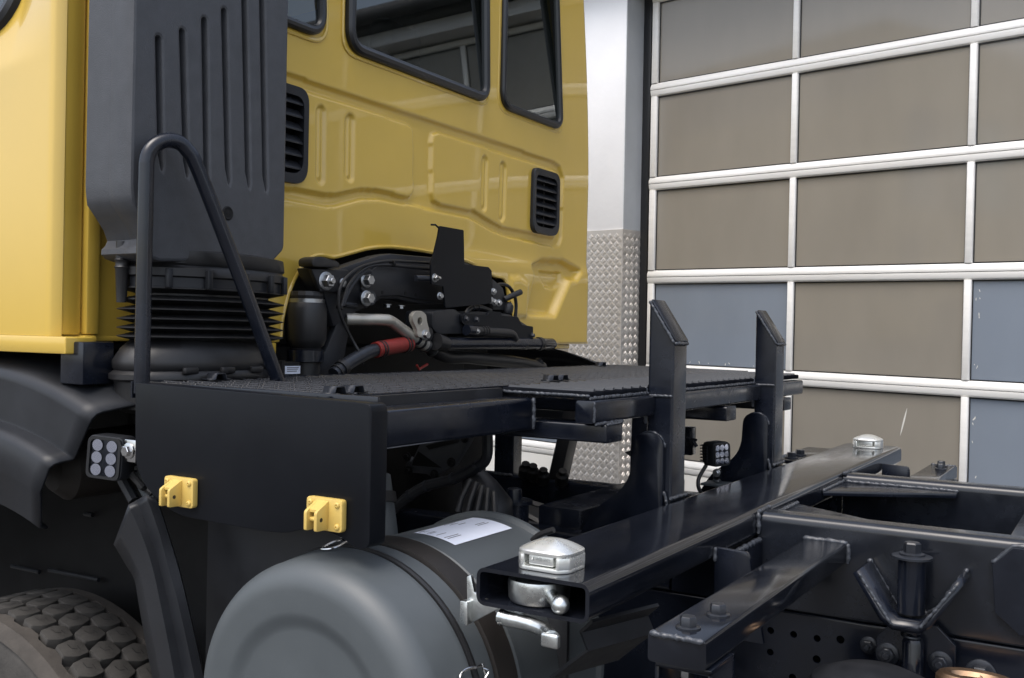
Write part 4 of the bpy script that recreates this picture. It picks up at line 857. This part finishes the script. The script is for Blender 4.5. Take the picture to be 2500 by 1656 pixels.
# ---------------------------------------------------------------- front wheel, mudguards
WC = Vector((-1.41, .055, -.80)); TRD = .530
prof = [(.30, -.13), (.36, -.148), (.43, -.153), (.478, -.148), (.502, -.138), (.512, -.128), (.514, -.112), (.505, -.108), (.508, 0), (.505, .108), (.514, .112), (.512, .128), (.502, .138), (.478, .148), (.43, .153), (.36, .148), (.30, .13)]
WH = obj('wheel', lathe(nb(), prof, WC, (0, 1, 0), 120), 'tyre', TK, ang=30); WH['label'] = 'front tyre with chunky worn tread blocks'
obj('rim', lathe(nb(), [(.302, -.10), (.28, -.12), (.25, -.06), (.16, -.04), (.15, -.10), (.05, -.11), (0, -.11)], WC, (0, 1, 0), 48), 'chassis', WH)
for s in (-1, 1):                       # shoulder ribs with notched edge
    b = nb(); nn = 216; rings = []
    for k in range(nn):
        a = 2*math.pi*k/nn; notch = .010*(1 if (k % 6) in (0, 1, 2) else 0); r_out = TRD-.006
        c, sn = math.sin(a), math.cos(a)
        pr_ = [(.498, s*.147), (r_out-.012, s*.142), (r_out, s*.128), (r_out, s*(.094+notch)), (.505, s*(.090+notch))]
        rings.append([b.verts.new(WC+Vector((r*c, y, r*sn))) for r, y in pr_])
    for k in range(nn):
        A, B = rings[k], rings[(k+1) % nn]
        for j in range(len(A)-1): b.faces.new((A[j], A[j+1], B[j+1], B[j]))
    obj('shoulder_rib', b, 'tyre_worn', WH, ang=30)
ref = None; NB = 54
for row, yc in enumerate((-.062, 0, .062)):
    for k in range(NB):
        a = 2*math.pi*(k+(.5 if row % 2 else 0))/NB
        if ref is None:
            b = nb(); L_ = 2*math.pi*TRD/NB*.95/2; hw = .0300
            out = rnd([(-L_*.55, -hw), (L_*.75, -hw), (L_*1.02, 0), (L_*.75, hw), (-L_*.55, hw), (-L_*.95, .006)], .005, 2)
            bot = [b.verts.new((p[0]*1.06, p[1]*1.10, -.026)) for p in out]; top_ = [b.verts.new((p[0]*.97, p[1]*.97, -abs(p[0])**2*.9)) for p in out]
            b.faces.new(top_)
            for j in range(len(out)): b.faces.new((bot[j], bot[(j+1) % len(out)], top_[(j+1) % len(out)], top_[j]))
            ref = obj('tread_block', b, 'tyre', WH, .0008); o = ref
            b = bmesh.new(); b.from_mesh(ref.data); n1 = len(b.faces)
            for (xa_, ya_), (xb_, yb_) in (((-.012, -.006), (.002, -.003)), ((.002, -.003), (.006, .008)), ((-.004, .012), (.010, .014))):
                dx_, dy_ = xb_-xa_, yb_-ya_; l_ = math.hypot(dx_, dy_); ox, oy = -dy_/l_*.0006, dx_/l_*.0006
                b.faces.new([b.verts.new((px_, py_, .0003)) for px_, py_ in ((xa_+ox, ya_+oy), (xa_-ox, ya_-oy), (xb_-ox, yb_-oy), (xb_+ox, yb_+oy))])
            b.faces.ensure_lookup_table()
            for f_ in b.faces[n1:]: f_.material_index = 1
            b.to_mesh(ref.data); b.free(); ref.data.materials.append(MATS['black'])
        else: o = share('tread_block', ref, WH)
        o.matrix_local = Matrix.Translation(WC+Vector((TRD*math.sin(a), yc, TRD*math.cos(a)))) @ Matrix.Rotation(a, 4, 'Y') @ Matrix.Rotation(R_(8 if row % 2 else -8), 4, 'Z')
# front mudguard: swept section round the wheel
def mudguard(nm, my, a0, a1, par):
    sec = [(.13, 1.130, 2.5), (.05, 1.118, 1.5), (-.03, 1.100, .6), (-.080, 1.086, .1), (-.092, 1.080, 0), (-.100, 1.070, 0), (-.101, 1.058, -.1), (-.090, .972, -1.6), (-.092, .964, -1.7), (-.118, .960, -1.8), (-.130, .956, -1.9), (-.137, .946, -2.1), (-.133, .885, -3.0), (-.128, .875, -3.1), (-.108, .80, -3.4), (-.09, .795, -3.4)]
    rows = []
    for k in range(41):
        t = k/40; row = []
        for y, r, da in sec:
            a = R_(a0+(a1+da-a0)*t); row.append((WC.x+r*math.sin(a), my(y), WC.z+r*math.cos(a)))
        rows.append(row)
    o = obj(nm, loft(nb(), rows), 'plastic_smooth', par, ang=50); solid(o, .006, 0); return o
MG = mudguard('mudguard', lambda y: y, -70, 23, TK); MG['label'] = 'black plastic mudguard over the front tyre'
mudguard('mudguard', lambda y: 2.33-y, -70, 27, TK)
# rear quarter of the mudguard
def colp(ylist, pts): return [PX('Y', y, *p) for y, p in zip(ylist, pts)]
za = lambda x, y: (x*.4823, 900+y*.4823)
lft = [za(*p) for p in ((575, 890), (640, 1000), (680, 1070), (700, 1180), (735, 1380), (772, 1568), (800, 1700), (830, 1850))]
mid = [za(*p) for p in ((650, 690), (720, 850), (770, 1000), (810, 1180), (850, 1380), (885, 1568), (910, 1700), (935, 1850))]
rdg = [za(*p) for p in ((738, 640), (805, 830), (850, 1000), (900, 1180), (945, 1380), (985, 1568), (1010, 1700), (1035, 1850))]
rgt = [za(*p) for p in ((792, 655), (848, 830), (900, 1000), (945, 1180), (990, 1380), (1030, 1568), (1055, 1700), (1080, 1850))]
rows = []
for i in range(8): rows.append([PX('Y', -.072, *lft[i]), PX('Y', -.084, lft[i][0]*.6+mid[i][0]*.4, lft[i][1]*.6+mid[i][1]*.4), PX('Y', -.097, *mid[i]), PX('Y', -.080, mid[i][0]*.55+rdg[i][0]*.45, mid[i][1]*.55+rdg[i][1]*.45), PX('Y', -.084, *rdg[i]), PX('Y', -.066, *rgt[i]), PX('Y', -.03, rgt[i][0]+3, rgt[i][1])])
rr = [cr(c, 4) for c in zip(*rows)]
MR = solid(obj('mudguard_quarter', loft(nb(), [list(q) for q in zip(*rr)]), 'plastic_smooth', TK, ang=9), .006); MR['label'] = 'curved black mudguard quarter behind the front tyre'
obj('mudguard_stay', tube(nb(), [PX('Y', -.03, *za(620, 560)), PX('Y', -.03, *za(680, 670))], .012, 8), 'chassis_matte', MR)
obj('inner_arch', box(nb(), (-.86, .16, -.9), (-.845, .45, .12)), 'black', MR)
obj('battery_box', prism(nb(), rnd([(-.80, -.95), (-.12, -.95), (-.12, -.30), (-.40, -.02), (-.60, .03), (-.80, .04)], .01, 3), 'Y', .03, .045), 'chassis_matte', MR)
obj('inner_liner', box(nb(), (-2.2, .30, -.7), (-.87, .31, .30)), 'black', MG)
for k, (pa, pb) in enumerate((((60, 1000), (200, 1030)), ((250, 1020), (500, 1070)), ((430, 735), (470, 742)))):
    obj('chassis_pipe', tube(nb(), [PX('Y', .28, *za(*pa)), PX('Y', .28, *za(*pb))], .006, 8), 'chassis_matte', MG)
obj('air_bottle', lathe(nb(), [(0, -.14), (.05, -.13), (.075, -.10), (.078, .10), (.05, .13), (0, .14)], PX('Y', .12, 262, 1125), (.15, 1, .05), 26), 'strap', MG)
obj('stay_arm', tube(nb(), [PX('Y', -.02, 318, 1135), PX('Y', -.02, 345, 1180), PX('Y', -.02, 372, 1230)], .011, 10), 'canister', MR)

# ---------------------------------------------------------------- work lamps
def work_lamp(nm, M, rows_, cols, w, h, label):
    L = obj(nm, prism(nb(), rnd([(-w/2, -h/2), (w/2, -h/2), (w/2, h/2), (-w/2, h/2)], [.014]*4, 5), 'Y', -.016, .028), 'plastic_smooth', TK, .002)
    parts = [L]
    bz = nb(); o_ = rnd([(-w/2+.002, -h/2+.002), (w/2-.002, -h/2+.002), (w/2-.002, h/2-.002), (-w/2+.002, h/2-.002)], .013, 5); i_ = [(p[0]*.84, p[1]*.87) for p in o_]
    loft(bz, [[(p[0], -.016, p[1]) for p in o_+o_[:1]], [(p[0], -.021, p[1]) for p in o_+o_[:1]], [(p[0], -.021, p[1]) for p in i_+i_[:1]], [(p[0], -.013, p[1]) for p in i_+i_[:1]]])
    obj('bezel', bz, 'seal', L)
    b = nb(); b.faces.new([b.verts.new((p[0], -.0075, p[1])) for p in i_]); obj('reflector_plate', b, 'led_plate', L, smooth=False)
    sheet('lens', [(p[0], -.0202, p[1]) for p in i_], (0, -1, 0), 'lens_glass', L)
    cw, ch_ = w*.82/cols, h*.84/rows_; rr_ = min(cw, ch_)*.48
    for i in range(rows_):
        for j in range(cols):
            c = ((j-(cols-1)/2)*cw, (i-(rows_-1)/2)*ch_)
            obj('reflector_cup', lathe(nb(), [(rr_, .0), (rr_*.96, .001), (rr_*.75, .007), (rr_*.38, .0115), (rr_*.3, .009), (0, .007)], (c[0], -.0195, c[1]), (0, 1, 0), 18), 'mirror', L)
            obj('led_chip', lathe(nb(), [(rr_*.30, .0), (rr_*.26, -.002), (0, -.003)], (c[0], -.0105, c[1]), (0, 1, 0), 10), 'led_chip', L)
    for k in range(6): obj('cooling_fin', box(nb(), (-w/2+.004, .0285, -h/2+.012+k*(h-.026)/5), (w/2-.004, .046, -h/2+.015+k*(h-.026)/5)), 'plastic_smooth', L, .0008)
    for s in (-1,) : obj('fin_edge', box(nb(), (-w/2-.004, .006, -h/2+.012), (-w/2+.001, .024, h/2-.012)), 'plastic_smooth', L)
    for k in range(6): obj('fin', box(nb(), (-w/2-.007, .004, -h/2+.014+k*(h-.03)/5), (-w/2-.002, .022, -h/2+.017+k*(h-.03)/5)), 'plastic_smooth', L)
    L.matrix_local = M; L['label'] = label; return L
pl_ = PX('Y', -.085, 268, 1116)
m1 = Matrix.Translation(pl_) @ Matrix.Rotation(R_(18), 4, 'Z') @ Matrix.Rotation(R_(4), 4, 'Y')
W1 = work_lamp('work_lamp', m1, 3, 2, .078, .086, 'six-lens work lamp beside the side panel')
b = nb(); pc_ = PX('Y', -.075, 330, 1100)
tube(b, [pc_+Vector((-.03, .0, .0)), pc_+Vector((.014, 0, 0))], .010, 12); o = obj('lamp_bracket', b, 'chrome', TK)
obj('bracket_plate', box(nb(), tuple(pc_+Vector((-.018, -.012, -.022))), tuple(pc_+Vector((.016, -.008, .022)))), 'chrome', o, .002)
obj('bracket_nut', bolt(nb(), pc_+Vector((-.002, -.013, 0)), (0, -1, 0), .011, .008), 'chrome', o)
obj('lamp_cable', tube(nb(), cr([pl_+Vector((.02, .03, -.03)), pl_+Vector((.05, .04, -.06)), PX('Y', -.04, 345, 1185), PX('Y', -.03, 372, 1205)], 6), .007, 8), 'rubber', o)
pf = PX('Y', 1.44, 1752, 1108)
m2 = Matrix.Translation(pf) @ Matrix.Rotation(R_(62), 4, 'Z') @ Matrix.Rotation(R_(-3), 4, 'Y')
W2 = work_lamp('work_lamp', m2, 3, 3, .064, .070, 'nine-lens work lamp between the two uprights')
o = obj('lamp_bracket', box(nb(), tuple(pf+Vector((-.012, -.006, -.085))), tuple(pf+Vector((.008, .02, -.045)))), 'chrome', TK, .006); bolt_obj('bracket_bolt', pf+Vector((0, -.006, -.055)), (0, -1, 0), .008, .008, 'bolt', o)
obj('bracket_foot', box(nb(), tuple(pf+Vector((-.04, -.03, -.092))), tuple(pf+Vector((.05, .05, -.086)))), 'canister', o, .001)
obj('lamp_cable', tube(nb(), cr([pf+Vector((-.03, .0, -.03)), pf+Vector((-.05, -.02, -.08)), pf+Vector((-.03, -.04, -.115)), pf+Vector((.02, -.06, -.12))], 6), .006, 8), 'rubber', o)
b = nb(); q = PX('Y', 1.45, 1692, 1076); tube(b, [q, q+Vector((.012, 0, -.018))], .006, 8); tube(b, [q+Vector((-.02, 0, .006)), q+Vector((.012, 0, .002))], .004, 8); obj('wing_screw', b, 'chassis', o)
qa, qb = PX('Y', 1.47, 1668, 1042), PX('Y', 1.47, 1690, 1112); obj('screw_plate', box(nb(), (qa.x, 1.46, qb.z), (qb.x, 1.50, qa.z)), 'chassis', o, .003)

# ---------------------------------------------------------------- parts in the cab opening
ze = lambda x, y: (660+x*.20408, 600+y*.20408)
XB = -1.075
EX = lambda x, y, X=XB: PX('X', X, *ze(x, y))
yz = lambda pts, X=XB: [(p.y, p.z) for p in (EX(*q, X) for q in pts)]
SB = obj('suspension_beam', prism(nb(), yz([(470, 265), (800, 285), (1050, 200), (1300, 120), (1450, 95), (1960, 140), (2300, 190), (2500, 260), (2560, 420), (2560, 700), (1800, 700), (1500, 640), (1330, 640), (1180, 740), (1000, 800), (860, 900), (760, 980), (640, 560), (585, 555), (545, 480)]), 'X', XB-.05, XB), 'chassis_matte', TK, .006)
SB['label'] = 'dark cab suspension beam with large bolts'
obj('beam_web', prism(nb(), yz([(1150, 330), (1330, 200), (1960, 260), (2250, 330), (2250, 640), (1850, 660), (1520, 600), (1300, 610), (1120, 700), (1080, 520)], XB+.004), 'X', XB+.001, XB+.010), 'chassis_matte', SB, .004)
obj('beam_plate', prism(nb(), yz([(480, 275), (930, 290), (930, 560), (590, 555)], XB+.012), 'X', XB+.001, XB+.016), 'chassis_matte', SB, .004)
obj('bump_stop', prism(nb(), rnd(yz([(470, 160), (560, 125), (790, 200), (800, 262), (470, 250)], XB+.02), .012, 4), 'X', XB-.02, XB+.03), 'rubber', SB, .006)
for x, y, r, X in ((690, 425, .0175, XB+.016), (1175, 415, .015, XB+.012), (1175, 630, .015, XB+.03)):
    p = EX(x-30, y, X); bolt_obj('flange_bolt', p, (1, -.12, 0), r, .018, 'bolt', SB, stud=.009 if x < 800 else 0)
p = EX(860, 450, XB+.017); obj('round_bolt', lathe(nb(), [(.014, 0), (.014, .004), (.010, .007)], p, (1, 0, 0), 16), 'bolt', SB)
obj('bolt_spacer', lathe(nb(), [(.021, 0), (.021, .028)], EX(1120, 625, XB+.001), (1, -.1, 0), 18), 'bolt_dark', SB)
for x, y in ((1400, 700), (1560, 715), (1005, 810)): bolt_obj('bolt', EX(x, y, XB-.01), (0, 0, -1), .009, .008, 'bolt', SB)
for x, y in ((1340, 560), (1615, 570), (1740, 590)): obj('hole', lathe(nb(), [(.0055, 0), (.0055, .0008)], EX(x, y, XB+.0102), (1, 0, 0), 12), 'black', SB)
obj('leg_bracket', prism(nb(), yz([(820, 760), (1010, 770), (930, 900), (900, 1130), (870, 1300), (780, 1560), (420, 1560), (640, 1250), (740, 1010)], XB-.02), 'X', XB-.035, XB-.012), 'chassis_matte', SB, .004)
obj('bracket_pin', lathe(nb(), [(.008, 0), (.008, .05), (.006, .053)], EX(1020, 722, XB+.0), (.1, -1, .05), 12), 'chassis_matte', SB)
# air spring
p = EX(430, 900, -1.11); ASz = lambda v: EX(430, v, -1.11).z
AS = obj('air_spring', lathe(nb(), [(.038, ASz(1560)-.06), (.039, ASz(1400)), (.044, ASz(1390)), (.044, ASz(1240)), (.039, ASz(1225)), (.048, ASz(1190)), (.054, ASz(1120)), (.055, ASz(900)), (.054, ASz(760)), (.049, ASz(690)), (.044, ASz(660))], (-1.11, p.y, 0), (0, 0, 1), 32), 'rubber', TK); AS['label'] = 'black rubber air spring with a steel band under the cab'
obj('steel_band', lathe(nb(), [(.0465, ASz(690)), (.0480, ASz(688)), (.0480, ASz(640)), (.0465, ASz(638))], (-1.11, p.y, 0), (0, 0, 1), 32), 'bolt', AS)
obj('spring_top', lathe(nb(), [(.044, ASz(637)), (.046, ASz(600)), (.043, ASz(550)), (.03, ASz(545))], (-1.11, p.y, 0), (0, 0, 1), 14), 'rubber', AS, ang=10)
obj('piston_cup', lathe(nb(), [(.034, ASz(1390)), (.049, ASz(1385)), (.049, ASz(1250)), (.044, ASz(1240))], (-1.11, p.y, 0), (0, 0, 1), 32), 'chassis', AS)
q0 = EX(300, 1480, -1.04); b = nb(); hw = .042
rows = [[(-1.04+.045*math.cos(t)-.045, q0.y+.045*math.sin(t), z) for t in np.linspace(-.75, .75, 9)] for z in (EX(300, 1535, -1.04).z, EX(300, 1440, -1.04).z)]
obj('paper_tag', loft(b, rows), 'paper', AS)
for k, hh in enumerate((.75, .55, .3)):
    zt_ = rows[0][0][2]+(rows[1][0][2]-rows[0][0][2])*hh
    obj('tag_print', loft(nb(), [[(-1.04+.0457*math.cos(t)-.045, q0.y+.0457*math.sin(t), zt_+d) for t in np.linspace(-.55, .3-.1*k, 6)] for d in (0, .0022)]), 'ink', AS, smooth=False)
obj('tag_core', lathe(nb(), [(.043, .2), (.043, EX(300, 1400, -1.04).z), (.03, EX(300, 1395, -1.04).z)], (-1.085, q0.y, 0), (0, 0, 1), 20), 'black', AS)
# pipes and hoses
XP = -1.02
PP = obj('coolant_pipe', tube(nb(), cr([EX(900, 880, XP-.06), EX(1150, 885, XP-.03), EX(1380, 890, XP), EX(1450, 912, XP), EX(1560, 990, XP), EX(1740, 1115, XP+.01)], 6), .0165, 16), 'steel_pipe', TK); PP['label'] = 'bare bent steel coolant pipe in the cab opening'
a, c = EX(1735, 1110, XP+.01), EX(1850, 1190, XP+.012)
obj('hose_clamp', tube(nb(), [a, a.lerp(c, .12), a.lerp(c, .5)], [.0195, .0195, .0195], 18), 'chassis', PP); obj('pipe_band', tube(nb(), [a.lerp(c, .2), a.lerp(c, .95)], .021, 18), 'steel_pipe', PP); obj('pipe_collar', tube(nb(), [a.lerp(c, .45), a.lerp(c, .62)], .0225, 18), 'rubber', PP)
for t_ in (1.05, 1.75): 
    d = (c-a); obj('clamp_ring', tube(nb(), [a+d*t_, a+d*(t_+.08)], .0212, 18), 'bolt', PP)
hb = [(1830, 1165), (1900, 1215), (2010, 1290), (2150, 1340)]
hose = [EX(*q, XP+.012) for q in hb]+[PX('X', -1.0, *z5(1450, 1105)), PX('X', -1.0, *z5(1600, 1120)), PX('X', -1.0, *z5(1800, 1140)), PX('X', -1.0, *z5(1990, 1180))]
obj('radiator_hose', tube(nb(), cr(hose, 6), lambda t: .0185+.008*max(0, t-.55), 18), 'rubber', PP)
ll = [(760, 1540), (850, 1470), (960, 1390), (1080, 1320), (1180, 1270), (1280, 1245)]
obj('drain_pipe', tube(nb(), cr([EX(*q, XP) for q in ll], 6), .0185, 16), 'bolt_dark', PP)
obj('hose_clamp', tube(nb(), [EX(840, 1478, XP), EX(880, 1448, XP)], .023, 16), 'rubber', PP); obj('hose_clamp', tube(nb(), [EX(790, 1518, XP), EX(810, 1503, XP)], .022, 16), 'rubber', PP)
obj('red_hose', tube(nb(), [EX(1255, 1250, XP), EX(1330, 1232, XP), EX(1580, 1185, XP), EX(1660, 1178, XP)], [.0225, .0225, .0225, .0225], 18), 'red_hose', PP)
for q in (1300, 1330, 1590, 1620): obj('red_hose_clamp', tube(nb(), [EX(q, 1252-(q-1255)*.19, XP), EX(q+14, 1249-(q-1255)*.19, XP)], .0245, 18), 'rubber', PP)
lift = plate('lifting_eye', [(p[0], p[1]) for p in rnd(yz([(1690, 900), (1685, 830), (1730, 785), (1800, 785), (1850, 830), (1855, 900), (1885, 1010), (1880, 1110), (1750, 1090), (1740, 1000)], -.99), .008, 4)], [(EX(1775, 905, -.99).y, EX(1775, 905, -.99).z, .0125)], 'X', -.998, -.986, 'steel_pipe', PP, .001)
bolt_obj('eye_bolt', EX(1850, 1070, -.985), (1, -.2, 0), .011, .012, 'bolt', PP)
obj('hose_bracket', lathe(nb(), [(.021, -.006), (.021, .006)], EX(1880, 1060, -.995), (1, 0, 0), 18), 'rubber', PP)
obj('red_tag', tube(nb(), [EX(1750, 1430, XP), EX(1780, 1480, XP), EX(1880, 1420, XP)], .004, 6), 'red_hose', PP)
# cables looping over the beam
CBL = obj('cable', tube(nb(), cr([EX(1900, 210, XB+.03), EX(1700, 195, XB+.03), EX(1450, 185, XB+.03), EX(1250, 205, XB+.03), EX(1050, 270, XB+.035), EX(900, 390, XB+.04), EX(830, 520, XB+.04), EX(815, 650, XB+.04), EX(825, 780, XB+.04), EX(880, 930, XB+.04), EX(980, 1130, XB+.045), EX(1070, 1290, XB+.06), EX(1105, 1420, XB+.06)], 6), .0042, 8), 'rubber', TK)
obj('cable_strand', tube(nb(), cr([EX(1900, 280, XB+.03), EX(1600, 250, XB+.03), EX(1420, 232, XB+.03), EX(1230, 240, XB+.03), EX(1090, 300, XB+.03), EX(960, 440, XB+.03), EX(900, 560, XB+.03), EX(850, 740, XB+.035)], 6), .0045, 8), 'rubber', CBL)
obj('cable_strand', tube(nb(), cr([EX(1190, 310, XB+.02), EX(1100, 325, XB+.022), EX(1010, 420, XB+.022), EX(920, 560, XB+.022), EX(860, 720, XB+.025)], 6), .008, 8), 'chassis_matte', CBL)
for q in ((1460, 215), (830, 740)): obj('cable_tie', lathe(nb(), [(.010, -.004), (.010, .004)], EX(*q, XB+.03), (0, 1, 0) if q[0] > 1000 else (0, .2, 1), 10), 'black', CBL)
# bracket plate with folded top
XQ = -.995
zq = lambda pts, X=XQ: [(p.y, p.z) for p in (PX('X', X, *z5(*q)) for q in pts)]
BP = plate('equipment_plate', rnd(zq([(1255, 155), (1425, 185), (1430, 432), (1605, 452), (1628, 480), (1625, 705), (1600, 715), (1295, 745), (1280, 590), (1195, 575), (1190, 430), (1215, 350), (1245, 220)]), .004, 3), [], 'X', XQ-.005, XQ, 'panel', TK, .0008); BP['label'] = 'dark folded equipment plate in front of the yellow cab wall'
tp_ = PX('X', XQ, *z5(1255, 155)); tp2 = PX('X', XQ, *z5(1425, 185))
obj('folded_edge', tube(nb(), [(XQ-.003, tp_.y-.001, tp_.z-.006), (XQ-.008, tp_.y-.012, tp_.z+.003), (XQ-.02, tp_.y-.02, tp_.z+.003)], .003, 6), 'panel', BP)
for q in ((1215, 447), (1422, 468), (1610, 488)): obj('plate_hole', lathe(nb(), [(.005, 0), (.005, .0006)], PX('X', XQ+.0003, *z5(*q)), (1, 0, 0), 12), 'black', BP)
pb2 = PX('X', XQ, *z5(1215, 530)); bolt_obj('stud_bolt', pb2, (1, -.1, 0), .009, .010, 'bolt', BP, stud=.012)
obj('spacer_tube', tube(nb(), [PX('X', XQ-.02, *z5(1080, 530)), PX('X', XQ-.01, *z5(1195, 533))], .009, 12), 'bolt_dark', BP)
for q in ((1640, 628), (1620, 690), (1648, 705), (1680, 710), (1255, 660)): bolt_obj('flange_bolt', PX('X', XQ-.01, *z5(*q)), (1, -.3, 0), .008, .008, 'bolt', BP)
obj('cable_bracket', prism(nb(), zq([(1630, 540), (1700, 600), (1740, 760), (1630, 760)], XQ-.03), 'X', XQ-.04, XQ-.025), 'chassis_matte', BP, .002)
obj('rubber_hook', tube(nb(), [PX('X', -1.02, *z5(1715, 685)), PX('X', -1.0, *z5(1840, 630))], .0105, 8), 'rubber', BP, .002)
obj('bracket_cable', tube(nb(), cr([PX('X', -1.03, *z5(*q)) for q in ((1630, 600), (1690, 575), (1750, 590), (1790, 650), (1805, 720), (1800, 810))], 6), .006, 8), 'rubber', BP)
# black oil separator housing with bracket and pipe stack
XF = -.985
hz = zq([(1200, 770), (1360, 755), (1420, 800), (1440, 930), (1240, 935), (1200, 890)], XF)
FH = obj('filter_housing', prism(nb(), rnd(hz, .012, 5), 'X', XF-.10, XF), 'plastic_smooth', TK, .008, 3); FH['label'] = 'black housing with bracket and pipes in the cab opening'
obj('housing_cover', prism(nb(), rnd(zq([(1380, 790), (1530, 770), (1760, 790), (1900, 880), (1900, 960), (1440, 960), (1360, 860)], XF-.02), .01, 4), 'X', XF-.09, XF-.02), 'plastic_smooth', FH, .006)
plate('housing_bracket', rnd(zq([(1415, 800), (1440, 785), (1600, 800), (1615, 772), (1700, 778), (1700, 802), (1820, 812), (1850, 870), (1930, 882), (1930, 975), (1810, 968), (1770, 900), (1440, 870), (1418, 850)], XF+.012), .004, 3), [], 'X', XF+.002, XF+.010, 'panel', FH, .0008)
for q in ((1440, 825), (1515, 832), (1918, 945)): bolt_obj('bracket_bolt', PX('X', XF+.010, *z5(*q)), (1, 0, 0), .0075, .008, 'bolt_dark', FH)
obj('breather_pipe', tube(nb(), cr([PX('X', XF+.02, *z5(*q)) for q in ((1450, 905), (1520, 912), (1600, 920), (1700, 925), (1770, 935), (1795, 975))], 5), .0145, 16), 'rubber', FH)
obj('pipe_end', tube(nb(), [PX('X', XF+.02, *z5(1445, 905)), PX('X', XF+.02, *z5(1520, 912))], .0165, 16), 'chassis', FH)
bolt_obj('pipe_bolt', PX('X', XF+.034, *z5(1525, 915)), (1, 0, 0), .006, .006, 'bolt', FH)
for q in (1550, 1570, 1585): obj('pipe_clamp', tube(nb(), [PX('X', XF+.02, *z5(q, 913)), PX('X', XF+.02, *z5(q+7, 914))], .0165, 16), 'rubber', FH)
obj('long_pipe', tube(nb(), [PX('X', XF+.01, *z5(1280, 1008)), PX('X', XF+.01, *z5(1600, 1005)), PX('X', XF+.01, *z5(1950, 1005)), PX('X', XF+.01, *z5(2060, 1008)), PX('X', XF+.01, *z5(2072, 1010))], [.020, .020, .0205, .021, .016], 18), 'chassis', FH)
obj('long_pipe_clamp', tube(nb(), [PX('X', XF+.01, *z5(1960, 1005)), PX('X', XF+.01, *z5(1980, 1005))], .0235, 18), 'rubber', FH)
obj('pipe_cap', tube(nb(), [PX('X', XF+.005, *z5(1225, 990)), PX('X', XF+.01, *z5(1300, 1008))], [.026, .021], 18), 'rubber', FH)
obj('small_hose', tube(nb(), cr([PX('X', XF-.03, *z5(*q)) for q in ((1440, 790), (1460, 760), (1500, 742), (1560, 745), (1620, 768))], 5), .008, 10), 'rubber', FH)
for q in (1490, 1530): obj('hose_tie', lathe(nb(), [(.0105, -.003), (.0105, .003)], PX('X', XF-.03, *z5(q, 744)), (0, 1, 0), 10), 'bolt_dark', FH)
obj('fitting', lathe(nb(), [(.012, 0), (.018, .01), (.018, .03), (.01, .04)], PX('X', XF-.03, *z5(1740, 790)), (0, .3, 1), 10), 'chassis_matte', FH)
obj('hose_junction', lathe(nb(), [(.01, -.02), (.018, -.01), (.02, .01), (.012, .02)], PX('X', -1.0, *z5(1960, 1150)), (0, 1, .3), 10), 'black', FH)
